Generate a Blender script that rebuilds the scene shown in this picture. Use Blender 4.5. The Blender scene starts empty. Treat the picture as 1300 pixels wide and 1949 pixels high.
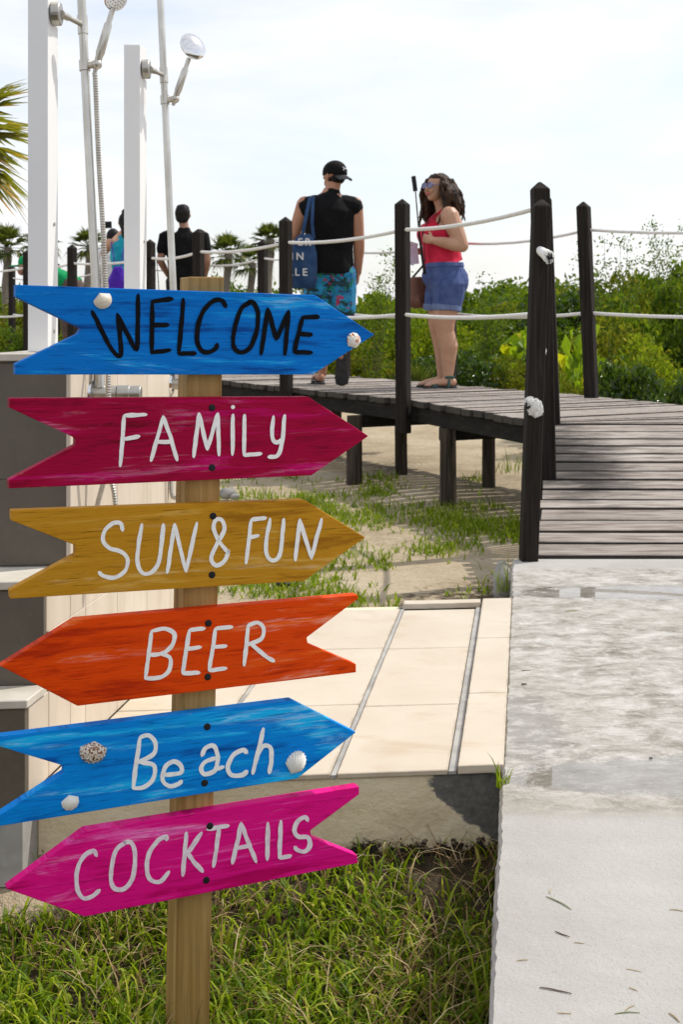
import bpy, bmesh, math, random
import numpy as np
from mathutils import Vector, Matrix, noise as mnoise

R = math.radians
random.seed(7)
rng = np.random.default_rng(7)
scene = bpy.context.scene
COL = scene.collection

# ---------------------------------------------------------------- camera
EYE = 1.20                     # eye height over the lawn
FPX = 2500.0                   # focal length, in pixels of the 1300 x 1949 photograph
CX, HY = 650.0, 600.0          # principal column and horizon row in the photograph
cam_d = bpy.data.cameras.new('camera')
cam = bpy.data.objects.new('camera', cam_d); COL.objects.link(cam)
cam.location = (0, 0, EYE); cam.rotation_euler = (R(90), 0, 0)
cam_d.sensor_fit = 'VERTICAL'; cam_d.sensor_height = 36.0; cam_d.sensor_width = 24.0
cam_d.lens = 36.0 * FPX / 1949.0
cam_d.shift_y = -(974.5 - HY) / 1949.0
cam_d.clip_start = 0.05; cam_d.clip_end = 3000
cam_d.dof.use_dof = True; cam_d.dof.focus_distance = 2.25; cam_d.dof.aperture_fstop = 17.0
scene.camera = cam

# ---------------------------------------------------------------- world, sun, exposure
SUN = Vector((0.80, 0.42, 1.12)).normalized()
world = bpy.data.worlds.new('World'); scene.world = world; world.use_nodes = True
nt = world.node_tree; nt.nodes.clear()
wo = nt.nodes.new('ShaderNodeOutputWorld'); bg = nt.nodes.new('ShaderNodeBackground')
sky = nt.nodes.new('ShaderNodeTexSky'); sky.sky_type = 'NISHITA'; sky.sun_disc = False
sky.sun_elevation = math.asin(SUN.z); sky.sun_rotation = math.atan2(SUN.x, SUN.y)
sky.air_density = 1.0; sky.dust_density = 1.5; sky.ozone_density = 1.0
bg.inputs['Strength'].default_value = 0.125
tc = nt.nodes.new('ShaderNodeTexCoord')
mp = nt.nodes.new('ShaderNodeMapping'); mp.inputs['Scale'].default_value = (1.0, 1.0, 3.2)
n1 = nt.nodes.new('ShaderNodeTexNoise'); n1.inputs['Scale'].default_value = 2.6
n1.inputs['Detail'].default_value = 7; n1.inputs['Roughness'].default_value = 0.58; n1.inputs['Distortion'].default_value = 0.3
cr = nt.nodes.new('ShaderNodeValToRGB')
cr.color_ramp.elements[0].position = 0.40; cr.color_ramp.elements[0].color = (0.52, 0.52, 0.52, 1)
cr.color_ramp.elements[1].position = 0.62; cr.color_ramp.elements[1].color = (0.97, 0.97, 0.97, 1)
mx = nt.nodes.new('ShaderNodeMixRGB'); mx.inputs['Color2'].default_value = (6.2, 6.22, 6.42, 1)
L = nt.links.new
L(tc.outputs['Generated'], mp.inputs['Vector']); L(mp.outputs['Vector'], n1.inputs['Vector'])
L(n1.outputs['Fac'], cr.inputs['Fac']); L(cr.outputs['Color'], mx.inputs['Fac'])
L(sky.outputs['Color'], mx.inputs['Color1']); L(mx.outputs['Color'], bg.inputs['Color'])
L(bg.outputs['Background'], wo.inputs['Surface'])

sun_d = bpy.data.lights.new('sun', 'SUN'); sun_o = bpy.data.objects.new('sun', sun_d); COL.objects.link(sun_o)
sun_d.energy = 2.5; sun_d.angle = R(0.6); sun_d.color = (1.0, 0.95, 0.86)
sun_o.rotation_euler = (-SUN).to_track_quat('-Z', 'Y').to_euler(); sun_o.location = (6, 4, 9)
vs = scene.view_settings
vs.view_transform = 'Standard'; vs.look = 'None'; vs.gamma = 1.0; vs.exposure = 0.46; vs.use_curve_mapping = False

# ---------------------------------------------------------------- photograph -> place
def P(px, py, d): return Vector(((px - CX) * d / FPX, d, EYE - (py - HY) * d / FPX))
def S(o, d, z):   # the concrete path's axis drifts to the right; o = offset across it
    return Vector((0.14 * d + o, d + 0.10 * (o + 0.04), z))

# ---------------------------------------------------------------- object helpers
def tag(o, label=None, cat=None, group=None, kind=None):
    if label: o['label'] = label
    if cat: o['category'] = cat
    if group: o['group'] = group
    if kind: o['kind'] = kind
    return o
def thing(name, label, cat, loc=(0, 0, 0), rotz=0.0, group=None, kind=None):
    o = bpy.data.objects.new(name, None); COL.objects.link(o)
    o.location = loc; o.rotation_euler = (0, 0, rotz); o.empty_display_size = 0.1
    tag(o, label, cat, group, kind); return o
def world_of(o):
    m = Matrix.Identity(4)
    while o is not None:
        m = o.matrix_basis_calc if False else (Matrix.Translation(o.location) @ o.rotation_euler.to_matrix().to_4x4() @ Matrix.Diagonal((*o.scale, 1))) @ m
        o = o.parent
    return m
def link(name, me, parent=None, local=False):
    o = bpy.data.objects.new(name, me); COL.objects.link(o)
    if parent is not None:
        o.parent = parent
        if not local: me.transform(world_of(parent).inverted())
    return o
def smooth(me, on=True):
    me.polygons.foreach_set('use_smooth', [on] * len(me.polygons))

class MB:
    """collects shapes (world coordinates) for ONE mesh object"""
    def __init__(s): s.v = []; s.f = []
    def add(s, vs_, fs_):
        b = len(s.v); s.v += [tuple(p) for p in vs_]; s.f += [tuple(b + i for i in f) for f in fs_]; return s
    def hexa(s, p):  # 8 points: bottom 4 ccw, top 4 ccw
        return s.add(p, [(3, 2, 1, 0), (4, 5, 6, 7), (0, 1, 5, 4), (1, 2, 6, 5), (2, 3, 7, 6), (3, 0, 4, 7)])
    def box(s, c, h, rot=None):
        c = Vector(c); h = Vector(h); pts = []
        for z in (-1, 1):
            for x, y in ((-1, -1), (1, -1), (1, 1), (-1, 1)):
                q = Vector((x * h.x, y * h.y, z * h.z))
                pts.append(c + (rot @ q if rot is not None else q))
        return s.hexa(pts)
    def sbox(s, o0, o1, d0, d1, z0, z1):
        return s.hexa([S(o, d, z) for z in (z0, z1) for o, d in ((o0, d0), (o1, d0), (o1, d1), (o0, d1))])
    def tube(s, pts, rad, n=8, cap=True, side=None, twist=0.0):
        pts = [Vector(p) for p in pts]; m = len(pts)
        if not isinstance(rad, (list, tuple)) or (len(rad) == 2 and m != 2): rad = [rad] * m
        rings = []; up = Vector(side) if side is not None else None
        for i, p in enumerate(pts):
            t = (pts[min(i + 1, m - 1)] - pts[max(i - 1, 0)]).normalized()
            if up is None: up = t.orthogonal().normalized()
            a = (up - t * up.dot(t))
            a = a.normalized() if a.length > 1e-6 else t.orthogonal().normalized()
            b = t.cross(a)
            if side is None: up = a
            r = rad[i]; ra, rb = r if isinstance(r, (list, tuple)) else (r, r)
            rings.append([p + a * math.cos(k * 2 * math.pi / n + twist) * ra + b * math.sin(k * 2 * math.pi / n + twist) * rb for k in range(n)])
        vs_ = [q for rg in rings for q in rg]; fs_ = []
        for i in range(m - 1):
            for k in range(n):
                k2 = (k + 1) % n
                fs_.append((i * n + k, i * n + k2, (i + 1) * n + k2, (i + 1) * n + k))
        if cap:
            fs_.append(tuple(range(n - 1, -1, -1))); fs_.append(tuple((m - 1) * n + k for k in range(n)))
        return s.add(vs_, fs_)
    def limb(s, pts, rad, n=12, side=None, r0=True, r1=True):
        """tube with rounded ends"""
        pts = [Vector(p) for p in pts]
        rad = [r if isinstance(r, (list, tuple)) else (r, r) for r in rad]
        t0 = (pts[0] - pts[1]).normalized(); t1 = (pts[-1] - pts[-2]).normalized()
        def sc(r, k): return (r[0] * k, r[1] * k)
        m0 = min(rad[0]); m1 = min(rad[-1])
        pp = ([pts[0] + t0 * m0 * .95, pts[0] + t0 * m0 * .6] if r0 else []) + pts + ([pts[-1] + t1 * m1 * .6, pts[-1] + t1 * m1 * .95] if r1 else [])
        rr = ([sc(rad[0], .32), sc(rad[0], .8)] if r0 else []) + rad + ([sc(rad[-1], .8), sc(rad[-1], .32)] if r1 else [])
        return s.tube(pp, rr, n, True, side)
    def ell(s, c, r, rot=None, nu=14, nv=9):
        c = Vector(c); vs_ = []; fs_ = []
        for j in range(1, nv):
            th = math.pi * j / nv
            for i in range(nu):
                ph = 2 * math.pi * i / nu
                q = Vector((r[0] * math.sin(th) * math.cos(ph), r[1] * math.sin(th) * math.sin(ph), r[2] * math.cos(th)))
                vs_.append(c + (rot @ q if rot is not None else q))
        top = len(vs_); q = Vector((0, 0, r[2])); vs_.append(c + (rot @ q if rot is not None else q))
        bot = len(vs_); vs_.append(c - (rot @ q if rot is not None else q))
        for j in range(nv - 2):
            for i in range(nu):
                i2 = (i + 1) % nu
                fs_.append((j * nu + i, (j + 1) * nu + i, (j + 1) * nu + i2, j * nu + i2))
        for i in range(nu):
            i2 = (i + 1) % nu
            fs_.append((top, i, i2)); fs_.append((bot, (nv - 2) * nu + i2, (nv - 2) * nu + i))
        return s.add(vs_, fs_)
    def prism(s, front, off):
        """closed outline (list of points) extruded by vector off"""
        front = [Vector(p) for p in front]; n = len(front); off = Vector(off)
        return s.add(front + [p + off for p in front],
                     [tuple(range(n)), tuple(range(2 * n - 1, n - 1, -1))] + [(i, n + i, n + (i + 1) % n, (i + 1) % n) for i in range(n)])
    def mesh(s, name='mesh', bevel=0.0, segs=1, sm=False, fix=True):
        me = bpy.data.meshes.new(name); me.from_pydata(s.v, [], s.f)
        if fix or bevel:
            bm = bmesh.new(); bm.from_mesh(me)
            bmesh.ops.recalc_face_normals(bm, faces=bm.faces)
            if bevel:
                bmesh.ops.bevel(bm, geom=[e for e in bm.edges if len(e.link_faces) == 2 and e.calc_face_angle(0) > 0.3], offset=bevel, segments=segs, affect='EDGES', profile=0.6)
            bm.to_mesh(me); bm.free()
        if sm:
            smooth(me); me.set_sharp_from_angle(angle=R(38))
        me.update(); return me
    def build(s, name, mat, parent=None, **kw):
        local = kw.pop('local', False); me = s.mesh(name, **kw); me.materials.append(mat)
        return link(name, me, parent, local)

def remeshed(mb, voxel, iters=6, fac=0.5, disp=0.0, dscale=20.0, seed=0, noise_fn=None):
    """one continuous surface out of overlapping limbs"""
    me = mb.mesh('tmp', fix=True); o = bpy.data.objects.new('tmp', me); COL.objects.link(o)
    m = o.modifiers.new('r', 'REMESH'); m.mode = 'VOXEL'; m.voxel_size = voxel; m.adaptivity = 0
    if iters:
        q = o.modifiers.new('s', 'SMOOTH'); q.factor = fac; q.iterations = iters
    bpy.context.view_layer.update()
    out = bpy.data.meshes.new_from_object(o.evaluated_get(bpy.context.evaluated_depsgraph_get()))
    bpy.data.objects.remove(o); bpy.data.meshes.remove(me)
    if disp or noise_fn:
        nrm = [v.normal.copy() for v in out.vertices]
        for v, nn in zip(out.vertices, nrm):
            if noise_fn: v.co += nn * noise_fn(v.co)
            else: v.co += nn * disp * mnoise.noise(v.co * dscale + Vector((seed, seed, 0)))
    smooth(out); out.update(); return out
def add_mesh(name, me, mat, parent, local=False):
    me.materials.clear(); me.materials.append(mat); return link(name, me, parent, local)

# ---------------------------------------------------------------- materials
def new_mat(name):
    m = bpy.data.materials.new(name); m.use_nodes = True
    t = m.node_tree; t.nodes.clear()
    out = t.nodes.new('ShaderNodeOutputMaterial'); b = t.nodes.new('ShaderNodeBsdfPrincipled')
    t.links.new(b.outputs['BSDF'], out.inputs['Surface'])
    return m, t, b, out
def N(t, kind, **kw):
    n = t.nodes.new(kind)
    for k, v in kw.items():
        if k in n.inputs: n.inputs[k].default_value = v
        else: setattr(n, k, v)
    return n
def coords(t, scale=(1, 1, 1), kind='Object', rot=(0, 0, 0)):
    c = N(t, 'ShaderNodeTexCoord'); m = N(t, 'ShaderNodeMapping'); m.inputs['Scale'].default_value = scale
    m.inputs['Rotation'].default_value = rot
    if kind == 'Position':
        g = N(t, 'ShaderNodeNewGeometry'); t.links.new(g.outputs['Position'], m.inputs['Vector'])
    else: t.links.new(c.outputs[kind], m.inputs['Vector'])
    return m.outputs['Vector']
def noise(t, vec, scale=5, detail=5, rough=0.6, dist=0.0):
    n = N(t, 'ShaderNodeTexNoise'); n.inputs['Scale'].default_value = scale; n.inputs['Detail'].default_value = detail
    n.inputs['Roughness'].default_value = rough; n.inputs['Distortion'].default_value = dist
    t.links.new(vec, n.inputs['Vector']); return n.outputs['Fac']
def ramp(t, fac, stops):
    r = N(t, 'ShaderNodeValToRGB'); e = r.color_ramp.elements
    while len(e) < len(stops): e.new(0.5)
    for q, (p, c) in zip(e, stops):
        q.position = p; q.color = (*c, 1) if len(c) == 3 else c
    t.links.new(fac, r.inputs['Fac']); return r.outputs['Color']
def mixc(t, fac, a, b, mode='MIX'):
    m = N(t, 'ShaderNodeMixRGB'); m.blend_type = mode
    for sock, v in ((m.inputs['Fac'], fac), (m.inputs['Color1'], a), (m.inputs['Color2'], b)):
        if hasattr(v, 'is_output'): t.links.new(v, sock)
        elif isinstance(v, (int, float)): sock.default_value = v
        else: sock.default_value = (*v, 1)
    return m.outputs['Color']
def math_(t, op, a, b=0.0, c=None, clamp=False):
    m = N(t, 'ShaderNodeMath'); m.operation = op; m.use_clamp = clamp
    for i, v in enumerate((a, b) if c is None else (a, b, c)):
        if hasattr(v, 'is_output'): t.links.new(v, m.inputs[i])
        else: m.inputs[i].default_value = v
    return m.outputs[0]
def bump(t, b, h, strength=0.2, dist=0.01):
    n = N(t, 'ShaderNodeBump'); n.inputs['Distance'].default_value = dist
    if hasattr(strength, 'is_output'): t.links.new(strength, n.inputs['Strength'])
    else: n.inputs['Strength'].default_value = strength
    t.links.new(h, n.inputs['Height']); t.links.new(n.outputs['Normal'], b.inputs['Normal'])
def simple(name, c1, c2=None, scale=8, rough=0.6, stretch=(1, 1, 1), metal=0.0, bmp=0.0, bscale=60, detail=5, lo=0.35, hi=0.65, coord='Object', spec=0.5, bdist=0.004):
    m, t, b, out = new_mat(name); c2 = c2 or c1
    v = coords(t, stretch, coord); f = noise(t, v, scale, detail)
    t.links.new(ramp(t, f, [(lo, c1), (hi, c2)]), b.inputs['Base Color'])
    b.inputs['Roughness'].default_value = rough; b.inputs['Metallic'].default_value = metal
    b.inputs['Specular IOR Level'].default_value = spec
    if bmp: bump(t, b, noise(t, v, bscale, 4), bmp, bdist)
    return m
# ================================================================ materials of the setting
def mat_ground():
    m, t, b, out = new_mat('sand_and_soil')
    v = coords(t, kind='Position')
    a1 = noise(t, v, 1.6, 6, .65); a2 = noise(t, v, 22, 5, .7); a3 = noise(t, v, 160, 3, .6)
    sand = ramp(t, a1, [(.3, (.34, .265, .17)), (.5, (.49, .40, .275)), (.72, (.59, .505, .375))])
    sand = mixc(t, math_(t, 'MULTIPLY', ramp_f(t, a2, .52, .72), .55), sand, (.26, .21, .15))
    sand = mixc(t, math_(t, 'MULTIPLY', ramp_f(t, a3, .6, .72), .5), sand, (.12, .10, .08))
    soil = ramp(t, a2, [(.3, (.035, .028, .018)), (.55, (.085, .065, .04)), (.75, (.17, .13, .08))])
    at = N(t, 'ShaderNodeAttribute'); at.attribute_name = 'soil'
    fac = math_(t, 'MULTIPLY_ADD', math_(t, 'SUBTRACT', a2, .5), 1.3, at.outputs['Fac'])
    col = mixc(t, ramp_f(t, fac, .35, .65), sand, soil)
    t.links.new(col, b.inputs['Base Color']); b.inputs['Roughness'].default_value = .95; b.inputs['Specular IOR Level'].default_value = .15
    h = math_(t, 'ADD', math_(t, 'MULTIPLY', a2, 1.0), math_(t, 'MULTIPLY', a3, .35))
    bump(t, b, h, .8, .03); return m
def ramp_f(t, f, lo, hi):
    r = N(t, 'ShaderNodeMapRange'); r.interpolation_type = 'SMOOTHSTEP'
    r.inputs['From Min'].default_value = lo; r.inputs['From Max'].default_value = hi
    t.links.new(f, r.inputs['Value']); return r.outputs['Result']

def mat_concrete_path():
    m, t, b, out = new_mat('weathered_concrete')
    v = coords(t, kind='Position'); g = N(t, 'ShaderNodeSeparateXYZ'); t.links.new(v, g.inputs['Vector'])
    X, Y = g.outputs['X'], g.outputs['Y']
    st = coords(t, (1, 1.5, 1), 'Position')
    n1 = noise(t, v, 1.7, 6, .62); n2 = noise(t, st, 10, 9, .76, .4); n3 = noise(t, v, 120, 4, .7); n4 = noise(t, st, 26, 8, .80, .3)
    fresh = ramp(t, n1, [(.25, (.345, .33, .30)), (.5, (.425, .412, .385)), (.75, (.485, .472, .447))])
    fresh = mixc(t, math_(t, 'MULTIPLY', ramp_f(t, n4, .5, .75), .40), fresh, (.36, .335, .29))
    grit = noise(t, v, 260, 2, .6); fresh = mixc(t, math_(t, 'MULTIPLY', ramp_f(t, grit, .60, .70), .45), fresh, (.22, .205, .18))
    old = ramp(t, n2, [(.32, (.165, .145, .115)), (.43, (.29, .268, .232)), (.53, (.40, .38, .345)), (.66, (.56, .545, .515))])
    old = mixc(t, math_(t, 'MULTIPLY', ramp_f(t, n4, .50, .64), .75), old, (.57, .55, .51))
    old = mixc(t, math_(t, 'MULTIPLY', ramp_f(t, n1, .45, .7), .35), old, (.42, .395, .345))
    # the joint between the newer and the older pour wanders across the path
    edge = math_(t, 'ADD', Y, math_(t, 'MULTIPLY', math_(t, 'SUBTRACT', n2, .5), .16))
    isold = math_(t, 'MULTIPLY', ramp_f(t, edge, 2.38, 2.46), math_(t, 'SUBTRACT', 1.0, ramp_f(t, edge, 4.70, 4.84)))
    col = mixc(t, isold, fresh, old)
    damp = math_(t, 'MULTIPLY', isold, math_(t, 'SUBTRACT', 1.0, ramp_f(t, edge, 2.42, 2.62)))
    col = mixc(t, math_(t, 'MULTIPLY', damp, .45), col, (.27, .24, .19))
    # thin standing water in the two low spots
    def pool(cx, cy, rx, ry, k):
        ax = math_(t, 'POWER', math_(t, 'ABSOLUTE', math_(t, 'DIVIDE', math_(t, 'SUBTRACT', X, cx), rx)), 2.0)
        ay = math_(t, 'POWER', math_(t, 'ABSOLUTE', math_(t, 'DIVIDE', math_(t, 'SUBTRACT', Y, cy), ry)), 2.0)
        d = math_(t, 'ADD', ax, ay)
        d = math_(t, 'ADD', d, math_(t, 'MULTIPLY', math_(t, 'SUBTRACT', n2, .5), k)); d = math_(t, 'ADD', d, math_(t, 'MULTIPLY', math_(t, 'SUBTRACT', n4, .5), k * .8))
        return math_(t, 'SUBTRACT', 1.0, ramp_f(t, d, .45, 1.10))
    w = math_(t, 'MAXIMUM', pool(1.02, 4.36, .52, .125, 1.5), pool(.72, 2.62, .46, .135, 2.0))
    w = math_(t, 'MAXIMUM', w, math_(t, 'MULTIPLY', pool(.42, 2.96, .09, .30, 4.5), .7))
    col = mixc(t, math_(t, 'MULTIPLY', w, .50), col, (.15, .13, .10))
    t.links.new(col, b.inputs['Base Color'])
    t.links.new(math_(t, 'SUBTRACT', .85, math_(t, 'MULTIPLY', w, .84)), b.inputs['Roughness'])
    t.links.new(math_(t, 'MULTIPLY_ADD', w, .35, .25), b.inputs['Specular IOR Level'])
    h = math_(t, 'ADD', math_(t, 'MULTIPLY', n2, .9), math_(t, 'MULTIPLY', n3, .35))
    bump(t, b, h, math_(t, 'MULTIPLY', math_(t, 'SUBTRACT', 1.0, w), .55), .012); return m

def mat_wood_deck():
    m, t, b, out = new_mat('weathered_deck_wood')
    oi = N(t, 'ShaderNodeObjectInfo')
    c = N(t, 'ShaderNodeNewGeometry'); off = N(t, 'ShaderNodeVectorMath'); off.operation = 'MULTIPLY_ADD'
    off.inputs[1].default_value = (1, 1, 1)
    rnd = N(t, 'ShaderNodeCombineXYZ'); t.links.new(math_(t, 'MULTIPLY', oi.outputs['Random'], 57.0), rnd.inputs['Z'])
    t.links.new(c.outputs['Position'], off.inputs[0]); t.links.new(rnd.outputs['Vector'], off.inputs[2])
    mp_ = N(t, 'ShaderNodeMapping'); mp_.inputs['Scale'].default_value = (2.2, 30, 30); t.links.new(off.outputs['Vector'], mp_.inputs['Vector'])
    g1 = noise(t, mp_.outputs['Vector'], 2.2, 6, .65, .3)
    p = coords(t, (1, 1, 1), 'Position'); w1 = noise(t, coords(t, (1.0, 5.0, 1), 'Position'), 4.0, 7, .72, .4)
    col = ramp(t, g1, [(.28, (.065, .052, .043)), (.42, (.225, .190, .163)), (.55, (.39, .345, .305)), (.70, (.54, .49, .445))])
    col = mixc(t, math_(t, 'MULTIPLY', oi.outputs['Random'], .5), col, (.20, .165, .14))
    # streaky darker patch of wood beside the railing posts at the top of the ramp
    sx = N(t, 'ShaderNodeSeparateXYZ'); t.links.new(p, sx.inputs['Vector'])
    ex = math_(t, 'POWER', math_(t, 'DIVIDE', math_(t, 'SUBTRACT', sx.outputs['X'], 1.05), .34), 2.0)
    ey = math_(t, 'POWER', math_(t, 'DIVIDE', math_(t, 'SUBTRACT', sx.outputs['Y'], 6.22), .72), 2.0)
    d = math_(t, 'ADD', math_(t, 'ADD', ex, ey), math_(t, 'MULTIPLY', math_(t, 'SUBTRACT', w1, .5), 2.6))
    dark_patch = math_(t, 'POWER', math_(t, 'SUBTRACT', 1.0, ramp_f(t, d, -.10, 1.30)), 1.1)
    col = mixc(t, math_(t, 'MULTIPLY', dark_patch, .93), col, (.016, .0135, .0125))
    # gap shade put into the colour: plank faces not turned upward go near black
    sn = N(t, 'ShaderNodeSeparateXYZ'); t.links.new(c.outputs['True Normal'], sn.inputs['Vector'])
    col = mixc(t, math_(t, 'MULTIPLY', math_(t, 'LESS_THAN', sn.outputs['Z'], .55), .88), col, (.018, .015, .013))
    t.links.new(col, b.inputs['Base Color']); b.inputs['Roughness'].default_value = .8; b.inputs['Specular IOR Level'].default_value = .25
    bump(t, b, g1, .5, .004); return m

def wood(name, stops, grain=(18, 18, 1.2), nscale=3.0, rough=.7, bmp=.35, spec=.3):
    m, t, b, out = new_mat(name); v = coords(t, grain)
    g1 = noise(t, v, nscale, 7, .65, .5)
    t.links.new(ramp(t, g1, stops), b.inputs['Base Color']); b.inputs['Roughness'].default_value = rough
    b.inputs['Specular IOR Level'].default_value = spec; bump(t, b, g1, bmp, .004); return m

M = {}
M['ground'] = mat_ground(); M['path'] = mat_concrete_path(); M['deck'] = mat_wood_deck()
M['darkpost'] = wood('dark_stained_wood', [(.3, (.008, .0065, .0055)), (.55, (.021, .017, .0145)), (.8, (.056, .045, .036))], (22, 22, 1.0), 3, .8, .4, .15)
M['beam'] = wood('black_timber', [(.3, (.006, .0055, .005)), (.6, (.018, .016, .014)), (.85, (.06, .05, .04))], (3, 3, 14), 3, .85, .5, .2)
M['piling'] = wood('grey_piling_wood', [(.3, (.02, .016, .012)), (.55, (.065, .052, .04)), (.8, (.15, .12, .09))], (16, 16, 1.0), 3, .9, .6, .15)
M['tile'] = simple('cream_stone_tile', (.60, .52, .42), (.70, .63, .54), 3.0, .38, (1, 1, 1), coord='Object', bmp=.05, spec=.4)
def tile_stained():
    m, t, b, out = new_mat('cream_stone_tile_rust'); v = coords(t, kind='Position')
    oi = N(t, 'ShaderNodeObjectInfo')
    base = ramp(t, noise(t, v, 4, 5), [(.3, (.555, .475, .365)), (.7, (.645, .575, .465))])
    base = mixc(t, math_(t, 'MULTIPLY', oi.outputs['Random'], .3), base, (.52, .42, .31))
    st = noise(t, coords(t, (3, 5, 1), 'Position'), 1.2, 6, .65, .5)
    base = mixc(t, math_(t, 'MULTIPLY', ramp_f(t, st, .52, .72), .6), base, (.47, .34, .21))
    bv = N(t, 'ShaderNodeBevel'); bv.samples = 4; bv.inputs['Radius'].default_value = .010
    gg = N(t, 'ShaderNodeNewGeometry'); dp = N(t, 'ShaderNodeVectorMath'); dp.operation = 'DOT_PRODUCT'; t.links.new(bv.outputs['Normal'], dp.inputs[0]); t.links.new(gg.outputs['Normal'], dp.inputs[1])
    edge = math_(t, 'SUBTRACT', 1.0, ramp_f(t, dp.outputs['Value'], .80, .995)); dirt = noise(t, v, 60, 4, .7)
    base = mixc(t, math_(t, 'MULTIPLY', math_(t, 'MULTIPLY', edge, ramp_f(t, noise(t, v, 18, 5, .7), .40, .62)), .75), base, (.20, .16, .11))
    base = mixc(t, math_(t, 'MULTIPLY', ramp_f(t, dirt, .66, .74), .35), base, (.25, .2, .14))
    t.links.new(base, b.inputs['Base Color']); b.inputs['Roughness'].default_value = .42; b.inputs['Specular IOR Level'].default_value = .4
    bump(t, b, noise(t, v, 90, 4), .06, .003); return m
M['tile'] = tile_stained()
def tile_wall():
    m, t, b, out = new_mat('cream_wall_tile'); v = coords(t, (2, 2, .6), 'Position'); oi = N(t, 'ShaderNodeObjectInfo')
    g = noise(t, v, 6, 5, .6, .4)
    base = ramp(t, g, [(.3, (.53, .45, .35)), (.7, (.66, .58, .48))])
    base = mixc(t, math_(t, 'MULTIPLY', oi.outputs['Random'], .22), base, (.50, .42, .33))
    t.links.new(base, b.inputs['Base Color']); b.inputs['Roughness'].default_value = .5; bump(t, b, g, .05, .003); return m
M['walltile'] = tile_wall()
def tile_grey():
    m, t, b, out = new_mat('grey_stone_tile'); v = coords(t, kind='Position'); oi = N(t, 'ShaderNodeObjectInfo')
    g = noise(t, v, 5, 6, .65); f = noise(t, v, 70, 4, .7)
    base = ramp(t, g, [(.3, (.100, .082, .060)), (.7, (.145, .122, .092))])
    base = mixc(t, math_(t, 'MULTIPLY', ramp_f(t, f, .5, .75), .35), base, (.17, .15, .125))
    base = mixc(t, math_(t, 'MULTIPLY', oi.outputs['Random'], .2), base, (.08, .07, .06))
    t.links.new(base, b.inputs['Base Color']); b.inputs['Roughness'].default_value = .6; bump(t, b, f, .15, .002); return m
M['greytile'] = tile_grey()
M['cap'] = simple('pale_cap_stone', (.50, .46, .38), (.64, .60, .52), 9, .55, bmp=.1)
M['grout'] = simple('grey_grout', (.27, .26, .245), (.42, .41, .385), 9, .8, bmp=.3, coord='Object')
def render_wall():
    m, t, b, out = new_mat('beige_cement_render'); v = coords(t, kind='Position')
    g = N(t, 'ShaderNodeSeparateXYZ'); t.links.new(v, g.inputs['Vector'])
    a = noise(t, coords(t, (1, 1, 2.4), 'Position'), 6, 6, .65); f = noise(t, v, 50, 5, .7)
    base = ramp(t, a, [(.28, (.60, .50, .32)), (.5, (.77, .665, .46)), (.75, (.83, .74, .56))])
    base = mixc(t, math_(t, 'MULTIPLY', ramp_f(t, f, .58, .75), .35), base, (.36, .31, .23))
    # bare grey cement where the render has come away under the kerb tiles, and soil splash along the foot
    dx = math_(t, 'MULTIPLY', math_(t, 'SUBTRACT', a, .5), .10)
    low = math_(t, 'MAXIMUM', math_(t, 'SUBTRACT', .225, g.outputs['Z']), 0.0)
    xx = math_(t, 'SUBTRACT', math_(t, 'ADD', g.outputs['X'], dx), math_(t, 'MULTIPLY', low, 1.4))
    pt = ramp_f(t, math_(t, 'ADD', xx, math_(t, 'MULTIPLY', math_(t, 'SUBTRACT', f, .5), .03)), .176, .186)
    base = mixc(t, pt, base, ramp(t, f, [(.3, (.10, .098, .09)), (.7, (.20, .195, .18))]))
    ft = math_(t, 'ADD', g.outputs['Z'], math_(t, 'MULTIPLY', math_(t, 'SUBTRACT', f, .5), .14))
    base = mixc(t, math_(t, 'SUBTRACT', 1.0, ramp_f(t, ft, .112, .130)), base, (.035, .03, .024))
    t.links.new(base, b.inputs['Base Color']); b.inputs['Roughness'].default_value = .9; b.inputs['Specular IOR Level'].default_value = .15
    bump(t, b, math_(t, 'ADD', math_(t, 'MULTIPLY', a, .8), math_(t, 'MULTIPLY', f, .6)), .6, .012); return m
M['render'] = render_wall()
M['whitepaint'] = simple('white_paint', (.78, .78, .77), (.82, .82, .81), 4, .42, bmp=.03)
M['metal'] = simple('brushed_steel', (.50, .475, .42), (.64, .62, .57), 22, .36, (1, 1, .5), 1.0)
M['metaldull'] = simple('dull_steel', (.40, .38, .34), (.54, .52, .47), 20, .38, (1, 1, 1), 1.0)
M['chrome'] = simple('chrome', (.72, .72, .73), None, 3, .10, metal=1.0)
M['blackplastic'] = simple('black_plastic', (.007, .007, .008), (.012, .012, .012), 9, .6, spec=.25)
M['rope'] = simple('white_rope', (.66, .65, .62), (.78, .77, .75), 60, .8, (1, 1, 1), bmp=.4, bscale=220)
M['stone'] = simple('grey_stone', (.22, .21, .19), (.42, .40, .37), 9, .85, bmp=.6, bscale=30, bdist=.02)

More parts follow.
